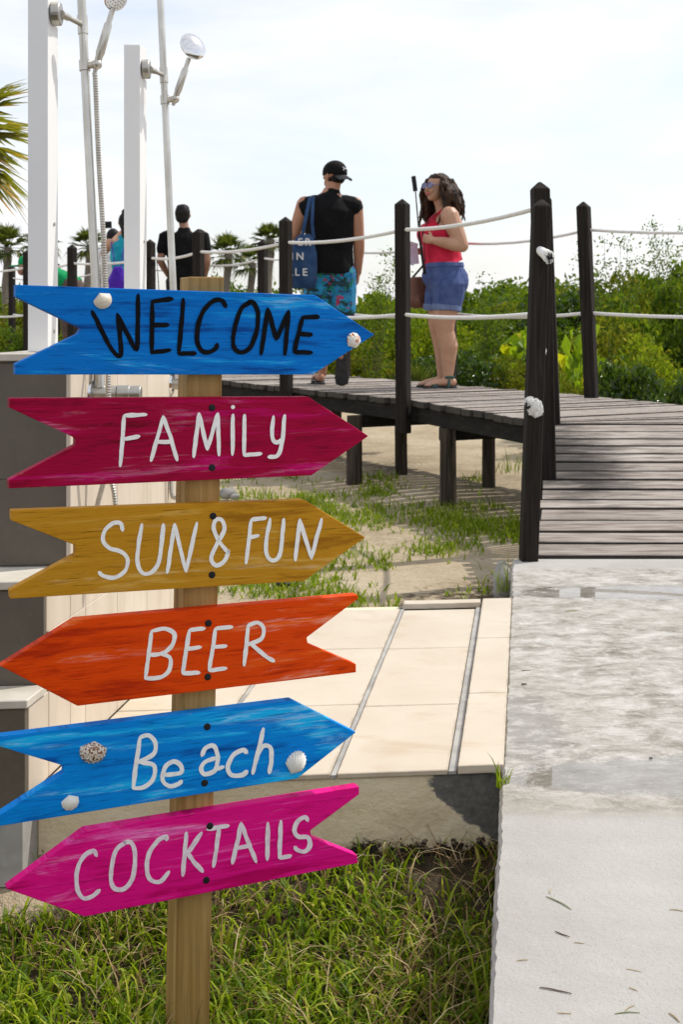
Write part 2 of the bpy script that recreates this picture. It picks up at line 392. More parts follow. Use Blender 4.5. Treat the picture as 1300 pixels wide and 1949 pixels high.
# ================================================================ ground
def gz(x, y):
    z = 0.015 * math.sin(x * 1.7 + 1) * math.cos(y * 1.3)
    o = x - 0.14 * y
    if y < 3.2 and o < 0.1:
        z += 0.105 * math.exp(-((y - 2.68) / 0.36) ** 2) * (1 if o > -1.6 else math.exp(-(o + 1.6) ** 2))
        z += 0.016 * mnoise.noise(Vector((x * 5, y * 5, 0)))
    z += 0.02 * mnoise.noise(Vector((x * .9, y * .9, 3))) * min(1, max(0, (y - 4) / 2))
    if y > 11: z += min(.55, (y - 11) * .03)
    return z
def soil(x, y):
    o = x - 0.14 * y
    s = 0.0
    if y < 2.75:
        s = .95
        if o < -.84 and y > 2.42: s = max(0, .95 - (-.84 - o) * 14 * min(1, (y - 2.42) * 10))
    elif 4.2 < y < 11: s = .20 + .5 * mnoise.noise(Vector((x * 1.3, y * .8, 7))) + (.26 * math.exp(-((y - 5.4) / .9) ** 2) if o > -.55 else 0)
    elif y >= 17: s = .75
    return max(0, min(1, s))
xs = sorted(set([round(-2.4 + .06 * i, 3) for i in range(81)] + [s_ * (2.4 + .2 * k * (1 + k * .12)) for k in range(1, 40) for s_ in (-1, 1)] + [-400, 400, -900, 900]))
ys = sorted(set([round(-1 + .5 * i, 3) for i in range(4)] + [round(1.0 + .06 * i, 3) for i in range(170)] + [11.2 + .25 * k * (1 + k * .1) for k in range(1, 45)] + [-30, -8, 400, 1200]))
gv = [(x, y, gz(x, y)) for y in ys for x in xs]; nx = len(xs)
gf = [(j * nx + i, j * nx + i + 1, (j + 1) * nx + i + 1, (j + 1) * nx + i) for j in range(len(ys) - 1) for i in range(nx - 1)]
me = bpy.data.meshes.new('ground'); me.from_pydata(gv, [], gf); smooth(me)
at = me.attributes.new('soil', 'FLOAT', 'POINT'); at.data.foreach_set('value', [soil(x, y) for x, y, z in gv])
me.materials.append(M['ground'])
tag(link('ground', me), 'sandy ground with soil and patches of grass around the boardwalk', 'ground', kind='structure')

# ================================================================ concrete path
PATH_Z = 0.28
def path_mesh():
    # top sheet with slightly ragged left edge, and sides
    mb = MB(); n = 420; d0, d1 = -1.5, 4.955
    L_, R_ = [], []
    for i in range(n + 1):
        d = d0 + (d1 - d0) * i / n
        j = .0035 * mnoise.noise(Vector((d * 5, 0, 0))) + .004 * mnoise.noise(Vector((d * 26, 4, 0))) + .003 * mnoise.noise(Vector((d * 71, 8, 0)))
        oL = -.042 if d < 2.6 or d > 4.32 else -.040
        q = S(oL + j, d, PATH_Z); q.y = d + (.02 * mnoise.noise(Vector((1, d, 3))) if i == n else 0)
        L_.append(q); R_.append(Vector((q.x + 3.6, d, PATH_Z)))
    Lb = [p + Vector((-.006, 0, -.008)) for p in L_]; Lg = [Vector((p.x - .012, p.y, -.15)) for p in L_]
    Rg = [Vector((p.x, p.y, -.15)) for p in R_]
    m = n + 1; v = L_ + R_ + Lb + Lg + Rg; f = []
    for i in range(n):
        f += [(i, m + i, m + i + 1, i + 1), (2 * m + i, i, i + 1, 2 * m + i + 1), (3 * m + i, 2 * m + i, 2 * m + i + 1, 3 * m + i + 1), (m + i, 4 * m + i, 4 * m + i + 1, m + i + 1)]
    f.append((n, m + n, 4 * m + n, 3 * m + n, 2 * m + n)); f.append((0, 2 * m, 3 * m, 4 * m, m))
    mb.add(v, f); return mb
o = path_mesh().build('concrete_path', M['path']); tag(o, 'raised pale concrete path with puddles leading to the boardwalk ramp', 'path', kind='structure')

# ================================================================ shower platform
pl = thing('tiled_platform', 'low platform paved with large cream tiles beside the concrete path', 'platform', S(-.5, 2.7, 0), kind='structure')
PZ = 0.272
mb = MB(); mb.sbox(-.985, -.037, 2.70, 4.27, -.12, PZ - .010)
base = mb.build('platform_base', M['render'], pl, bevel=.006)
def tilebox(o0, o1, d0, d1, z0, z1, name='tile', mat='tile', parent=None, gap=.0022, bevel=.0016):
    m_ = MB(); m_.sbox(o0 + gap, o1 - gap, d0 + gap, d1 - gap, z0, z1)
    return m_.build(name, M[mat], parent or pl, bevel=bevel)
mid = [2.692, 3.15, 3.686, 4.165]
for a_, b_ in zip(mid[:-1], mid[1:]): tilebox(-.389, -.158, a_, b_, PZ - .011, PZ)
lf = [2.692, 3.17, 3.70, 4.19]
for a_, b_ in zip(lf[:-1], lf[1:]):
    tilebox(-.691, -.399, a_, b_, PZ - .011, PZ); tilebox(-.972, -.700, a_, b_, PZ - .011, PZ)
kb = [2.685, 3.20, 3.745, 4.27]
for a_, b_ in zip(kb[:-1], kb[1:]): tilebox(-.141, -.042, a_, b_, PZ - .008, PZ + .010)
tilebox(-.395, -.143, 4.20, 4.255, PZ - .006, PZ + .012)
for o0, o1 in ((-.399, -.389), (-.700, -.691), (-.158, -.142)):
    mb = MB(); mb.sbox(o0, o1, 2.695, 4.20, PZ - .010, PZ - .0035); mb.build('grout_channel', M['grout'], pl)

# ================================================================ stepped shower wall
wl = thing('stepped_wall', 'stepped shower wall with grey tiled ends, pale caps and cream tiled side', 'wall', S(-1.05, 3.3, PZ), kind=None)
WF = -.971
mb = MB()
mb.sbox(-1.135, WF - .012, 2.872, 3.85, .10, 1.105)
mb.sbox(-1.60, WF - .012, 2.722, 2.88, .10, .655)
mb.sbox(-1.60, WF - .012, 2.625, 2.73, .10, .448)
mb.build('wall_core', M['grout'], wl)
def wt(o0, o1, d0, d1, z0, z1, name, mat, gap=.0012): tilebox(o0, o1, d0, d1, z0, z1, name, mat, wl, gap, .0015)
# grey tiles on the ends
wt(-1.137, WF - .002, 2.862, 2.874, .855, 1.100, 'tile', 'greytile'); wt(-1.137, WF - .002, 2.862, 2.874, .674, .855, 'tile', 'greytile')
for o0, o1 in ((-1.60, -1.30), (-1.30, WF - .002)):
    wt(o0, o1, 2.712, 2.724, .462, .652, 'tile', 'greytile'); wt(o0, o1, 2.613, 2.626, PZ - .02, .444, 'tile', 'greytile')
# caps
mb = MB(); mb.sbox(-1.145, WF + .006, 2.852, 3.86, 1.104, 1.120); mb.build('cap', M['cap'], wl, bevel=.002)
mb = MB(); mb.sbox(-1.62, WF + .004, 2.704, 2.860, .655, .672); mb.build('cap', M['cap'], wl, bevel=.002)
mb = MB(); mb.sbox(-1.62, WF + .004, 2.605, 2.710, .447, .464); mb.build('cap', M['cap'], wl, bevel=.002)
# cream tiles on the long side
ds = [2.86, 2.955, 3.178, 3.42, 3.64, 3.85]
for a_, b_ in zip(ds[:-1], ds[1:]):
    wt(WF - .012, WF, a_, b_, .565, 1.102, 'tile', 'walltile'); wt(WF - .012, WF, a_, b_, PZ, .565, 'tile', 'walltile')
wt(WF - .012, WF, 2.722, 2.86, .565, .653, 'tile', 'walltile'); wt(WF - .012, WF, 2.734, 2.86, PZ, .565, 'tile', 'walltile')
wt(WF - .012, WF, 2.627, 2.734, PZ, .444, 'tile', 'walltile')
tag(wl, kind='thing')

# ================================================================ boardwalk
bw = thing('boardwalk', 'weathered grey plank boardwalk on dark pilings curving away through the scrub', 'boardwalk', (.8, 6.8, 0), kind='structure')
DZ = 0.64
Lp, Rp, Zp = [], [], []
nr = 14
for i in range(nr + 1):
    t_ = i / nr; l = Vector((.755 + .30 * t_, 4.975 + 1.80 * t_))
    Lp.append(l); Rp.append(l + Vector((1.45, -.015))); Zp.append(.292 + (DZ - .292) * t_)
nf = 7
for i in range(1, nf + 1):
    t_ = i / nf; an = 29.5 * t_; l = Vector((1.055 + .005 * math.sin(t_ * 3), 6.775 + .20 * t_))
    Lp.append(l); Rp.append(l + 1.5 * Vector((math.cos(R(an)), math.sin(R(an))))); Zp.append(DZ)
front = [(1.055, 6.975), (.46, 8.68), (-.39, 10.18), (-1.23, 11.70), (-2.88, 14.30), (-3.66, 15.42), (-4.6, 16.65), (-6.6, 18.6), (-10, 20.8)]
wd = [1.5, 1.30, 1.28, 1.28, 1.28, 1.3, 1.3, 1.3, 1.3]
for k in range(len(front) - 1):
    a_, b_ = Vector(front[k]), Vector(front[k + 1]); ln = (b_ - a_).length; n_ = max(1, round(ln / .142))
    nd = Vector((.872, .490))
    for i in range(1, n_ + 1):
        t_ = i / n_; l = a_.lerp(b_, t_); Lp.append(l); Rp.append(l + nd * (wd[k] + (wd[k + 1] - wd[k]) * t_)); Zp.append(DZ)
for i in range(len(Lp) - 1):
    ramp_ = i < nr; g = .050 if i < nr else (.036 if i < nr + nf else .026)
    l0, l1, r0, r1 = Lp[i], Lp[i + 1], Rp[i], Rp[i + 1]
    def pt(a, b, t): return a.lerp(b, t)
    gl = g / max((l1 - l0).length, .02) / 2; gr = g / max((r1 - r0).length, .02) / 2
    gl = min(gl, .3); gr = min(gr, .3)
    j0, j1 = random.uniform(-.03, .012), random.uniform(-.02, .05)
    a0, a1, b0, b1 = pt(l0, l1, gl), pt(l0, l1, 1 - gl), pt(r0, r1, gr), pt(r0, r1, 1 - gr)
    dL = (l0 - r0).normalized()
    a0, a1 = a0 - dL * j0, a1 - dL * (j0 + random.uniform(-.004, .004)); b0, b1 = b0 - dL * j1, b1 - dL * j1
    z0 = Zp[i] + random.uniform(-.004, .005); z1 = Zp[i + 1] + random.uniform(-.003, .003) if not ramp_ else Zp[i + 1] + random.uniform(-.004, .001)
    th = .042
    q = [Vector((p.x, p.y, z)) for p, z in ((a0, z0), (b0, z0 + random.uniform(-.003, .003)), (b1, z1), (a1, z1))]
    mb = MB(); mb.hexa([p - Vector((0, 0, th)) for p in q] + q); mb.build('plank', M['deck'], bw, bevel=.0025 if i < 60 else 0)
# beams under the plank ends
def beam(pts, z, h, w, name='beam'):
    for a_, b_ in zip(pts[:-1], pts[1:]):
        a_, b_ = Vector(a_), Vector(b_); d_ = (b_ - a_).normalized(); s_ = Vector((d_.y, -d_.x)) * w / 2
        za, zb = (z if isinstance(z, tuple) else (z, z))
        mb = MB(); mb.hexa([Vector((*p, zz - hh)) for hh in (h, 0) for p, zz in ((a_ - s_, za), (a_ + s_, za), (b_ + s_, zb), (b_ - s_, zb))])
        mb.build(name, M['beam'], bw, bevel=.004)
nd = Vector((.872, .490))
fr = [Vector(p) for p in front]
beam([f + nd * .05 for f in fr[:6]], DZ - .040, .105, .05)
beam([f + nd * (w_ - .12) for f, w_ in zip(fr[:6], wd)], DZ - .040, .105, .05)
beam([(.80, 5.0), (1.09, 6.775)], (.25, DZ - .04), .10, .05, 'stringer'); beam([(2.1, 5.0), (2.4, 6.775)], (.25, DZ - .04), .10, .05, 'stringer')
beam([f for f in ((1.09, 6.80), (1.12, 6.98))], DZ - .04, .105, .05)
def piling(x, y, r, lean=0):
    mb = MB(); z0 = gz(x, y) - .15
    mb.tube([(x + lean, y, z0), (x + lean * .5, y, .3), (x, y, DZ - .145)], [r * 1.05, r, r * .97], 10); mb.build('piling', M['piling'], bw, sm=True)
for px, d, r in ((675, 9.22, .056), (853, 8.24, .053), (560, 10.4, .055), (430, 11.9, .055), (300, 13.4, .055)): piling((px - CX) * d / FPX, d, r, random.uniform(-.01, .01))
for px, d, r in ((762, 9.85, .047), (931, 9.14, .047), (640, 11.3, .05), (500, 12.8, .05)): piling((px - CX) * d / FPX, d, r, random.uniform(-.01, .01))
for (x0, y0) in ((.69, 8.24), (.14, 9.22)):   # cross beams resting on the pilings
    beam([(x0 - .06, y0 + .02), (x0 + 1.15, y0 + .66)], DZ - .145, .085, .07, 'cross_beam')

# ================================================================ rope railings
def fence_post(parent, base, top, w, ang, zb, name='post'):
    """square post with a four sided point; base and top are (x, y) of the axis"""
    mb = MB(); b_, t_ = Vector((*base, zb)), Vector(top); ax = (t_ - b_).normalized()
    ca, sa = math.cos(ang), math.sin(ang); X_ = Vector((ca, sa, 0)); Y_ = Vector((-sa, ca, 0)); h = w / 2
    sh = t_ - ax * w * .48
    ring = lambda c, k=1: [c + X_ * h * k * i + Y_ * h * k * j for i, j in ((-1, -1), (1, -1), (1, 1), (-1, 1))]
    v = ring(b_) + ring(sh) + [t_ - X_ * .004, t_ + X_ * .004]
    f = [(3, 2, 1, 0), (0, 1, 5, 4), (1, 2, 6, 5), (2, 3, 7, 6), (3, 0, 4, 7), (4, 5, 9, 8), (6, 7, 8, 9), (5, 6, 9), (7, 4, 8)]
    mb.add(v, f); return mb.build(name, M['darkpost'], parent, bevel=.004)
def rope(parent, pts, r=.0125, sag=.03, name='rope'):
    mb = MB(); path = []
    for a_, b_ in zip(pts[:-1], pts[1:]):
        a_, b_ = Vector(a_), Vector(b_)
        for k in range(8):
            t_ = k / 8; p = a_.lerp(b_, t_); p.z -= sag * 4 * t_ * (1 - t_); path.append(p)
    path.append(Vector(pts[-1])); mb.tube(path, r, 8); return mb.build(name, M['rope'], parent, sm=True)
f1 = thing('rope_fence', 'rope railing on dark pointed posts along the near edge of the boardwalk and ramp', 'fence', (.41, 8.68, DZ))
UP, LOW = 1.125, .565
fp = [(.41, 8.68), (-.428, 10.2), (-1.27, 11.7), (-1.89, 13.0), (-2.93, 14.3), (-3.68, 15.4), (-4.62, 16.6)]
tops = [378, 412, 435, 455, 465, 475, 490]
for (x, y), tp in zip(fp, tops):
    fence_post(f1, (x, y), (x - .008, y, EYE - (tp - HY) * y / FPX), .080, R(-29), .42)
# the three leaning posts beside the ramp
PA_b, PA_t = P(1005, 1066, 4.93), P(1031, 378, 4.93)
PB_b, PB_t = P(1043, 903, 5.93), P(1028, 345, 5.93)
PC_b, PC_t = P(1056, 806, 6.80), P(1036, 366, 6.80)
fence_post(f1, (PA_b.x, PA_b.y), PA_t, .062, R(6), .20); fence_post(f1, (PB_b.x, PB_b.y), PB_t, .074, R(8), .20); fence_post(f1, (PC_b.x, PC_b.y), PC_t, .074, R(-12), .45)
def on(pb, pt_, z): t_ = (z - pb.z) / (pt_.z - pb.z); return pb.lerp(pt_, t_)
uA, lA = P(1033, 483, 4.93), P(1010, 768, 4.93); uB, lB = on(PB_b, PB_t, 1.60), on(PB_b, PB_t, 1.055); uC, lC = on(PC_b, PC_t, 1.765), on(PC_b, PC_t, 1.215)
rope(f1, [uA, uB, uC] + [Vector((x, y, DZ + UP)) for x, y in fp] + [Vector((-6.6, 18.6, DZ + UP))])
rope(f1, [lA, lB, lC] + [Vector((x, y, DZ + LOW)) for x, y in fp] + [Vector((-6.6, 18.6, DZ + LOW))], sag=.025)
M['fray'] = simple('frayed_rope', (.74, .73, .70), (.82, .81, .79), 30, .9)
def fluffy(mb, c, r, n, seed, sq=(1, 1, 1)):
    """a soft clump of unlaid fibre: many short curly strands round a lumpy core"""
    rr = random.Random(seed)
    for k in range(14):
        q = Vector((rr.gauss(0, 1), rr.gauss(0, 1), rr.gauss(0, 1))).normalized() * r * .42; mb.ell(c + Vector((q.x * sq[0], q.y * sq[1], q.z * sq[2])), (r * .38, r * .38, r * .36), None, 8, 6)
    for k in range(n):
        q = Vector((rr.gauss(0, 1), rr.gauss(0, 1) - .4, rr.gauss(0, 1))).normalized(); t_ = q.orthogonal().normalized(); t_ = Matrix.Rotation(rr.uniform(0, 6.28), 3, q) @ t_
        s0 = c + Vector((q.x * sq[0], q.y * sq[1], q.z * sq[2])) * r * rr.uniform(.55, .8); l_ = r * rr.uniform(.25, .55)
        mb.tube([s0, s0 + q * l_ * .6 + t_ * l_ * .2, s0 + q * l_ * .7 + t_ * l_ * .7 - Vector((0, 0, l_ * .2)), s0 + q * l_ * .5 + t_ * l_ * 1.1 - Vector((0, 0, l_ * .5))], [.0019, .0019, .0017, .0009], 4)
uk = uA + Vector((-.010, -.032, .008)); ud = Vector((.34, -.72, -.34)).normalized()
mb = MB(); mb.tube([uk - ud * .012, uk + ud * .020, uk + ud * .040, uk + ud * .048], [.0165, .0185, .0215, .019], 14)
rr = random.Random(8)
for k in range(90):
    an = rr.uniform(0, 6.28); q = (ud.orthogonal().normalized() * math.cos(an) + ud.cross(ud.orthogonal().normalized()) * math.sin(an)); s0 = uk + ud * .040 + q * .017
    mb.tube([s0, s0 + ud * .010 + q * .003, s0 + ud * .020 + q * .004 * rr.uniform(-1, 2) + Vector((0, 0, -.004))], [.0024, .0022, .001], 4)
kn = mb.build('rope_end', M['fray'], f1, sm=True)
mb = MB()
for k in range(26): mb.ell(uk + ud * .050 + Vector((rr.gauss(0, .008), -.002, rr.gauss(0, .007))), (.0045, .003, .004), None, 6, 4)
mb.build('tape', M['blackplastic'], kn, sm=True)
lk = lA + Vector((.004, -.052, -.004)); mb = MB(); mb.tube([lA + Vector((0, .02, 0)), lk], .014, 10); fluffy(mb, lk + Vector((.008, 0, -.006)), .026, 420, 5, (1.0, .8, 1.25)); fluffy(mb, lk + Vector((-.014, 0, .014)), .019, 200, 6); fluffy(mb, lk + Vector((.020, 0, -.020)), .015, 140, 7); kn = mb.build('rope_end', M['fray'], f1, sm=True)
mb = MB()
for k in range(9): mb.ell(lk + Vector((-.028 + rr.gauss(0, .006), -.028, .004 + rr.gauss(0, .007))), (.004, .003, .005), None, 6, 4)
mb.build('tape', M['blackplastic'], kn, sm=True)

f2 = thing('rope_fence', 'rope railing on dark pointed posts along the far edge of the boardwalk against the bushes', 'fence', (1.65, 8.87, DZ))
bp = [(3.25, 8.0), (1.665, 8.87), (.86, 10.37), (.03, 11.82), (-.80, 13.3), (-1.63, 14.8), (-2.46, 16.25), (-3.3, 17.7), (-4.15, 19.1), (-5.1, 20.3)]
for k, (x, y) in enumerate(bp):
    fence_post(f2, (x + (.035 if k == 1 else 0), y), (x - (.03 if k == 1 else 0), y, DZ + 1.33), .080, R(-29), .42)
rope(f2, [Vector((x, y, DZ + UP + .012)) for x, y in bp], r=.0105, sag=.045); rope(f2, [Vector((x, y, DZ + LOW + .01)) for x, y in bp], r=.0115, sag=.03)
# ================================================================ signpost with six painted arrow boards
YAW = R(23); SX = Vector((math.cos(YAW), math.sin(YAW), 0)); SN = Vector((math.sin(YAW), -math.cos(YAW), 0)); SZ = Vector((0, 0, 1))
D0 = 2.12; C0 = P(393, 1000, D0); C0.z = 0          # foot of the board plane
sp = thing('wooden_signpost', 'wooden signpost with six hand painted arrow boards standing in the grass', 'signpost', (C0.x, C0.y, 0), YAW)
def on_board(px, py, off=0.0):
    """photograph point -> point on the plane of the board fronts (moved forward by off)"""
    r = Vector(((px - CX) / FPX, 1, -(py - HY) / FPX)); e = Vector((0, 0, EYE)); q = C0 + SN * off
    return e + r * ((q - e).dot(SN) / r.dot(SN))
BT = .021
def painted(name, dark, mid_, light, seed):
    m, t, b, out = new_mat(name); v = coords(t, (1.6, 1, 26)); v2 = coords(t, (5, 1, 150)); v3 = coords(t, (1.2, 1, 9), rot=(0, R(4), 0)); v4 = coords(t, (4.5, 1, 60), rot=(0, R(-3), 0))
    g = noise(t, v, 2.2, 8, .68, .5); f = noise(t, v2, 2.2, 6, .66); w = noise(t, v3, 2.6, 6, .62, .8); k = noise(t, v4, 3.0, 6, .66, .6)
    f2 = math_(t, 'ADD', math_(t, 'MULTIPLY', g, .45), math_(t, 'MULTIPLY', w, .55))
    c = ramp(t, f2, [(.40, dark), (.475, mid_), (.53, mid_), (.60, light)])
    hi = tuple(min(1, .55 * x + .45 * max(light) + .05) for x in light)
    c = mixc(t, math_(t, 'MULTIPLY', math_(t, 'MULTIPLY', ramp_f(t, w, .54, .68), ramp_f(t, k, .46, .58)), .48), c, hi)
    c = mixc(t, math_(t, 'MULTIPLY', ramp_f(t, k, .58, .70), .55), c, tuple(x * .45 for x in dark))
    c = mixc(t, math_(t, 'MULTIPLY', ramp_f(t, f, .56, .66), .62), c, tuple(x * .40 for x in dark))
    bv = N(t, 'ShaderNodeBevel'); bv.samples = 4; bv.inputs['Radius'].default_value = .0035
    gg = N(t, 'ShaderNodeNewGeometry'); dp = N(t, 'ShaderNodeVectorMath'); dp.operation = 'DOT_PRODUCT'; t.links.new(bv.outputs['Normal'], dp.inputs[0]); t.links.new(gg.outputs['True Normal'], dp.inputs[1])
    edge = math_(t, 'SUBTRACT', 1.0, ramp_f(t, dp.outputs['Value'], .80, .97)); chip = ramp_f(t, noise(t, coords(t, (60, 60, 60)), 1.0, 4, .7), .56, .66)
    c = mixc(t, math_(t, 'MULTIPLY', math_(t, 'MULTIPLY', edge, chip), .55), c, (.50, .36, .22))
    t.links.new(c, b.inputs['Base Color']); b.inputs['Roughness'].default_value = .6; b.inputs['Specular IOR Level'].default_value = .10
    bump(t, b, math_(t, 'ADD', g, math_(t, 'MULTIPLY', f, -.6)), .45, .003); return m
PAINT = {
    'blue': painted('blue_paint', (.0, .065, .30), (.0, .165, .58), (.008, .36, .80), 1),
    'blue2': painted('bright_blue_paint', (.0, .085, .38), (.0, .23, .70), (.008, .45, .88), 2),
    'crimson': painted('crimson_paint', (.16, .0, .014), (.34, .0, .036), (.50, .001, .12), 3),
    'ochre': painted('ochre_paint', (.32, .13, .005), (.50, .235, .012), (.62, .35, .06), 4),
    'orange': painted('orange_paint', (.46, .025, .0), (.74, .060, .0), (.84, .13, .010), 5),
    'pink': painted('pink_paint', (.52, .0, .115), (.76, .004, .22), (.86, .09, .42), 6)}
def brush(name, col, col2, thin=.5):
    m, t, b, out = new_mat(name); g = noise(t, coords(t, (30, 1, 30)), 3, 5, .6)
    g2 = noise(t, coords(t, (110, 1, 24), rot=(0, R(20), 0)), 2, 6, .7)
    cc = ramp(t, g, [(.3, col2), (.6, col)]); cc = mixc(t, math_(t, 'MULTIPLY', ramp_f(t, g2, .55, .68), thin), cc, tuple(x * .55 for x in col))
    t.links.new(cc, b.inputs['Base Color']); b.inputs['Roughness'].default_value = .8; b.inputs['Specular IOR Level'].default_value = .12
    bump(t, b, noise(t, coords(t, (90, 1, 60)), 3, 4), .25, .002); return m
WHITE = brush('white_lettering_paint', (.90, .89, .86), (.78, .77, .75), .28); BLACK = brush('black_lettering_paint', (.003, .003, .004), (.006, .006, .008))
PINKW = brush('thin_white_lettering_paint', (.84, .78, .80), (.72, .52, .64), .35)
def catmull(pts, n=7):
    if len(pts) < 3: 
        a_, b_ = pts; return [a_.lerp(b_, k / 10) for k in range(11)]
    q = [pts[0] * 2 - pts[1]] + pts + [pts[-1] * 2 - pts[-2]]; out_ = []
    for i in range(1, len(q) - 2):
        p0, p1, p2, p3 = q[i - 1], q[i], q[i + 1], q[i + 2]
        for k in range(n):
            t_ = k / n; out_.append(.5 * ((2 * p1) + (p2 - p0) * t_ + (2 * p0 - 5 * p1 + 4 * p2 - p3) * t_ ** 2 + (3 * p1 - p0 - 3 * p2 + p3) * t_ ** 3))
    out_.append(q[-2]); return out_
def stroke(mb, pts, w, h0, h1, seed):
    """thick line of paint; pts are 2-D photograph points"""
    c = catmull([Vector(p) for p in pts]); n = len(c); Lf, Rt = [], []
    for i, p in enumerate(c):
        t_ = (c[min(i + 1, n - 1)] - c[max(i - 1, 0)]).normalized(); s_ = Vector((-t_.y, t_.x))
        e = min(i, n - 1 - i); k = (.62, .9, 1.0)[min(e, 2)]
        wv = w / 2 * k * (1 + .30 * mnoise.noise(Vector((p.x * .06, p.y * .06, seed)))); wv2 = w / 2 * k * (1 + .30 * mnoise.noise(Vector((p.x * .06, p.y * .06, seed + 9))))
        Lf.append(p + s_ * wv); Rt.append(p - s_ * wv2)
    t0 = (c[0] - c[1]).normalized() * w * .30; t1 = (c[-1] - c[-2]).normalized() * w * .30
    cap0 = (Lf[0] + Rt[0]) / 2 + t0; cap1 = (Lf[-1] + Rt[-1]) / 2 + t1
    V = []; F = []
    for h in (h1, h0):
        for a_ in [cap0] + [x for pr in zip(Lf, Rt) for x in pr] + [cap1]: V.append(on_board(a_.x, a_.y, h))
    m = 2 * n + 2
    F += [(0, 2, 1), (m - 1, m - 3, m - 2)]
    for i in range(n - 1): F.append((1 + 2 * i, 2 + 2 * i, 4 + 2 * i, 3 + 2 * i))
    ring = [0] + [1 + 2 * i for i in range(n)] + [m - 1] + [2 + 2 * i for i in range(n - 1, -1, -1)]
    for i in range(len(ring)): a_, b_ = ring[i], ring[(i + 1) % len(ring)]; F.append((a_, b_, m + b_, m + a_))
    mb.add(V, F)
K = 1300 / 720
def board(label, out_, paint, yb, strokes, counts, wid, ink, screws=(), dots=()):
    mb = MB(); mb.prism([on_board(*p) for p in out_], -SN * BT)
    bo = mb.build('arrow_board', PAINT[paint], sp, bevel=.0016, segs=2); bo['label'] = label
    i = 0
    for li, cnt in enumerate(counts):
        mb = MB()
        for s_ in strokes[i:i + cnt]:
            stroke(mb, [(x / K, yb + y / K) for x, y in s_], wid / K, .0001, .0007 + .00007 * i, i * 3.1 + yb); i += 1
        for (x, y, r, l_) in dots:
            if l_ == li: mb.prism([on_board(x / K + r / K * math.cos(a * .5236), yb + y / K + r / K * math.sin(a * .5236), .0007) for a in range(12)], -SN * .0006)
        mb.build('letter', ink, bo)
    for x, y in screws:
        q = on_board(x, y, .0); m2 = MB(); m2.tube([q - SN * .004, q + SN * .0012, q + SN * .0022], [.0056, .0056, .0036], 14); m2.build('screw', M['blackplastic'], bo)
    return bo
W1 = [[(315,130),(345,190),(383,262),(412,282),(412,215),(402,140)],[(402,140),(435,205),(468,262),(472,190),(474,74)],[(523,100),(520,275)],[(520,97),(592,88)],[(525,178),(578,178)],[(520,272),(585,264)],
      [(630,88),(622,180),(613,277)],[(613,277),(672,275)],[(776,116),(764,95),(738,93),(705,120),(682,170),(676,228),(690,264),(715,272),(738,260),(747,243)],
      [(856,102),(828,122),(806,190),(802,248),(824,272),(856,258),(880,205),(886,140),(872,104),(850,100)],[(897,278),(920,122)],[(920,122),(950,228)],[(950,228),(992,130)],[(992,130),(979,280)],
      [(1038,152),(1096,150)],[(1040,152),(1025,210),(1012,272)],[(1030,208),(1072,210)],[(1012,272),(1072,272)]]
bW = board('blue arrow board with black lettering WELCOME', [(29,542),(600,561.5),(713,637),(596,713),(28,713),(28,693),(147,636),(154,625),(29,565)], 'blue', 520, W1, (2, 4, 2, 1, 1, 4, 4), 16, BLACK)
W2 = [[(425,490),(420,570),(412,663)],[(425,489),(502,486)],[(425,570),(478,560)],[(560,492),(540,565),(518,645)],[(560,492),(585,565),(608,643)],[(535,581),(588,578)],
      [(683,482),(674,560),(665,632)],[(683,482),(712,606)],[(712,606),(748,482)],[(748,482),(752,626)],[(800,486),(798,624)],[(840,487),(838,626)],[(838,626),(898,620)],
      [(940,492),(935,560),(950,582),(974,568)],[(978,488),(970,570),(955,624),(922,632)]]
bF = board('crimson arrow board with white lettering FAMILY', [(17,758),(587,755),(702,830),(593,905),(16,930),(16,914),(143,847),(143,834),(17,776)], 'crimson', 520, W2, (3, 3, 4, 1, 2, 2), 14, WHITE, [(403,776),(403,890)], [(800,460,7,3)])
W3 = [[(421,145),(413,120),(388,119),(360,143),(353,178),(376,205),(415,217),(438,245),(427,285),(390,306),(355,300),(338,287)],[(487,122),(474,200),(472,258),(492,291),(522,285),(545,250),(555,180),(560,122)],
      [(599,122),(587,205),(574,290)],[(599,122),(638,285)],[(638,285),(676,117)],[(786,213),(770,248),(742,263),(726,238),(744,192),(770,142),(762,108),(741,108),(733,140),(754,183),(786,222)],
      [(863,107),(845,257)],[(863,107),(914,101)],[(858,168),(889,161)],[(928,103),(914,190),(919,233),(940,247),(962,226),(970,160),(975,104)],[(1030,106),(1022,178),(1015,247)],[(1030,106),(1070,240)],[(1070,240),(1105,104)]]
bS = board('ochre arrow board with white lettering SUN & FUN', [(21,971.5),(579,951),(696,1023),(579,1106),(19,1140),(18,1124),(143,1056),(143,1038),(21,991)], 'ochre', 930, W3, (1, 1, 3, 1, 3, 1, 3), 14, WHITE, [(405,982),(403,1094)])
W4 = [[(520,490),(510,570),(498,652)],[(520,489),(568,482),(598,500),(590,540),(556,566),(512,572)],[(550,566),(584,582),(580,624),(550,648),(498,653)],[(650,486),(638,560),(627,636)],[(650,486),(703,480)],[(640,551),(690,545)],[(627,636),(685,632)],
      [(740,481),(730,550),(718,626)],[(740,481),(798,475)],[(732,545),(778,540)],[(718,625),(778,617)],[(852,472),(846,540),(838,608)],[(850,472),(885,460),(905,480),(898,516),(850,536)],[(862,532),(908,572),(942,593)]]
bB = board('orange arrow board with white lettering BEER', [(0,1268),(143,1179),(681,1132),(682,1140),(584,1213.5),(586,1225),(678,1264),(678,1280),(147,1344)], 'orange', 930, W4, (3, 4, 4, 3), 14, WHITE, [(396,1186),(395,1288)])
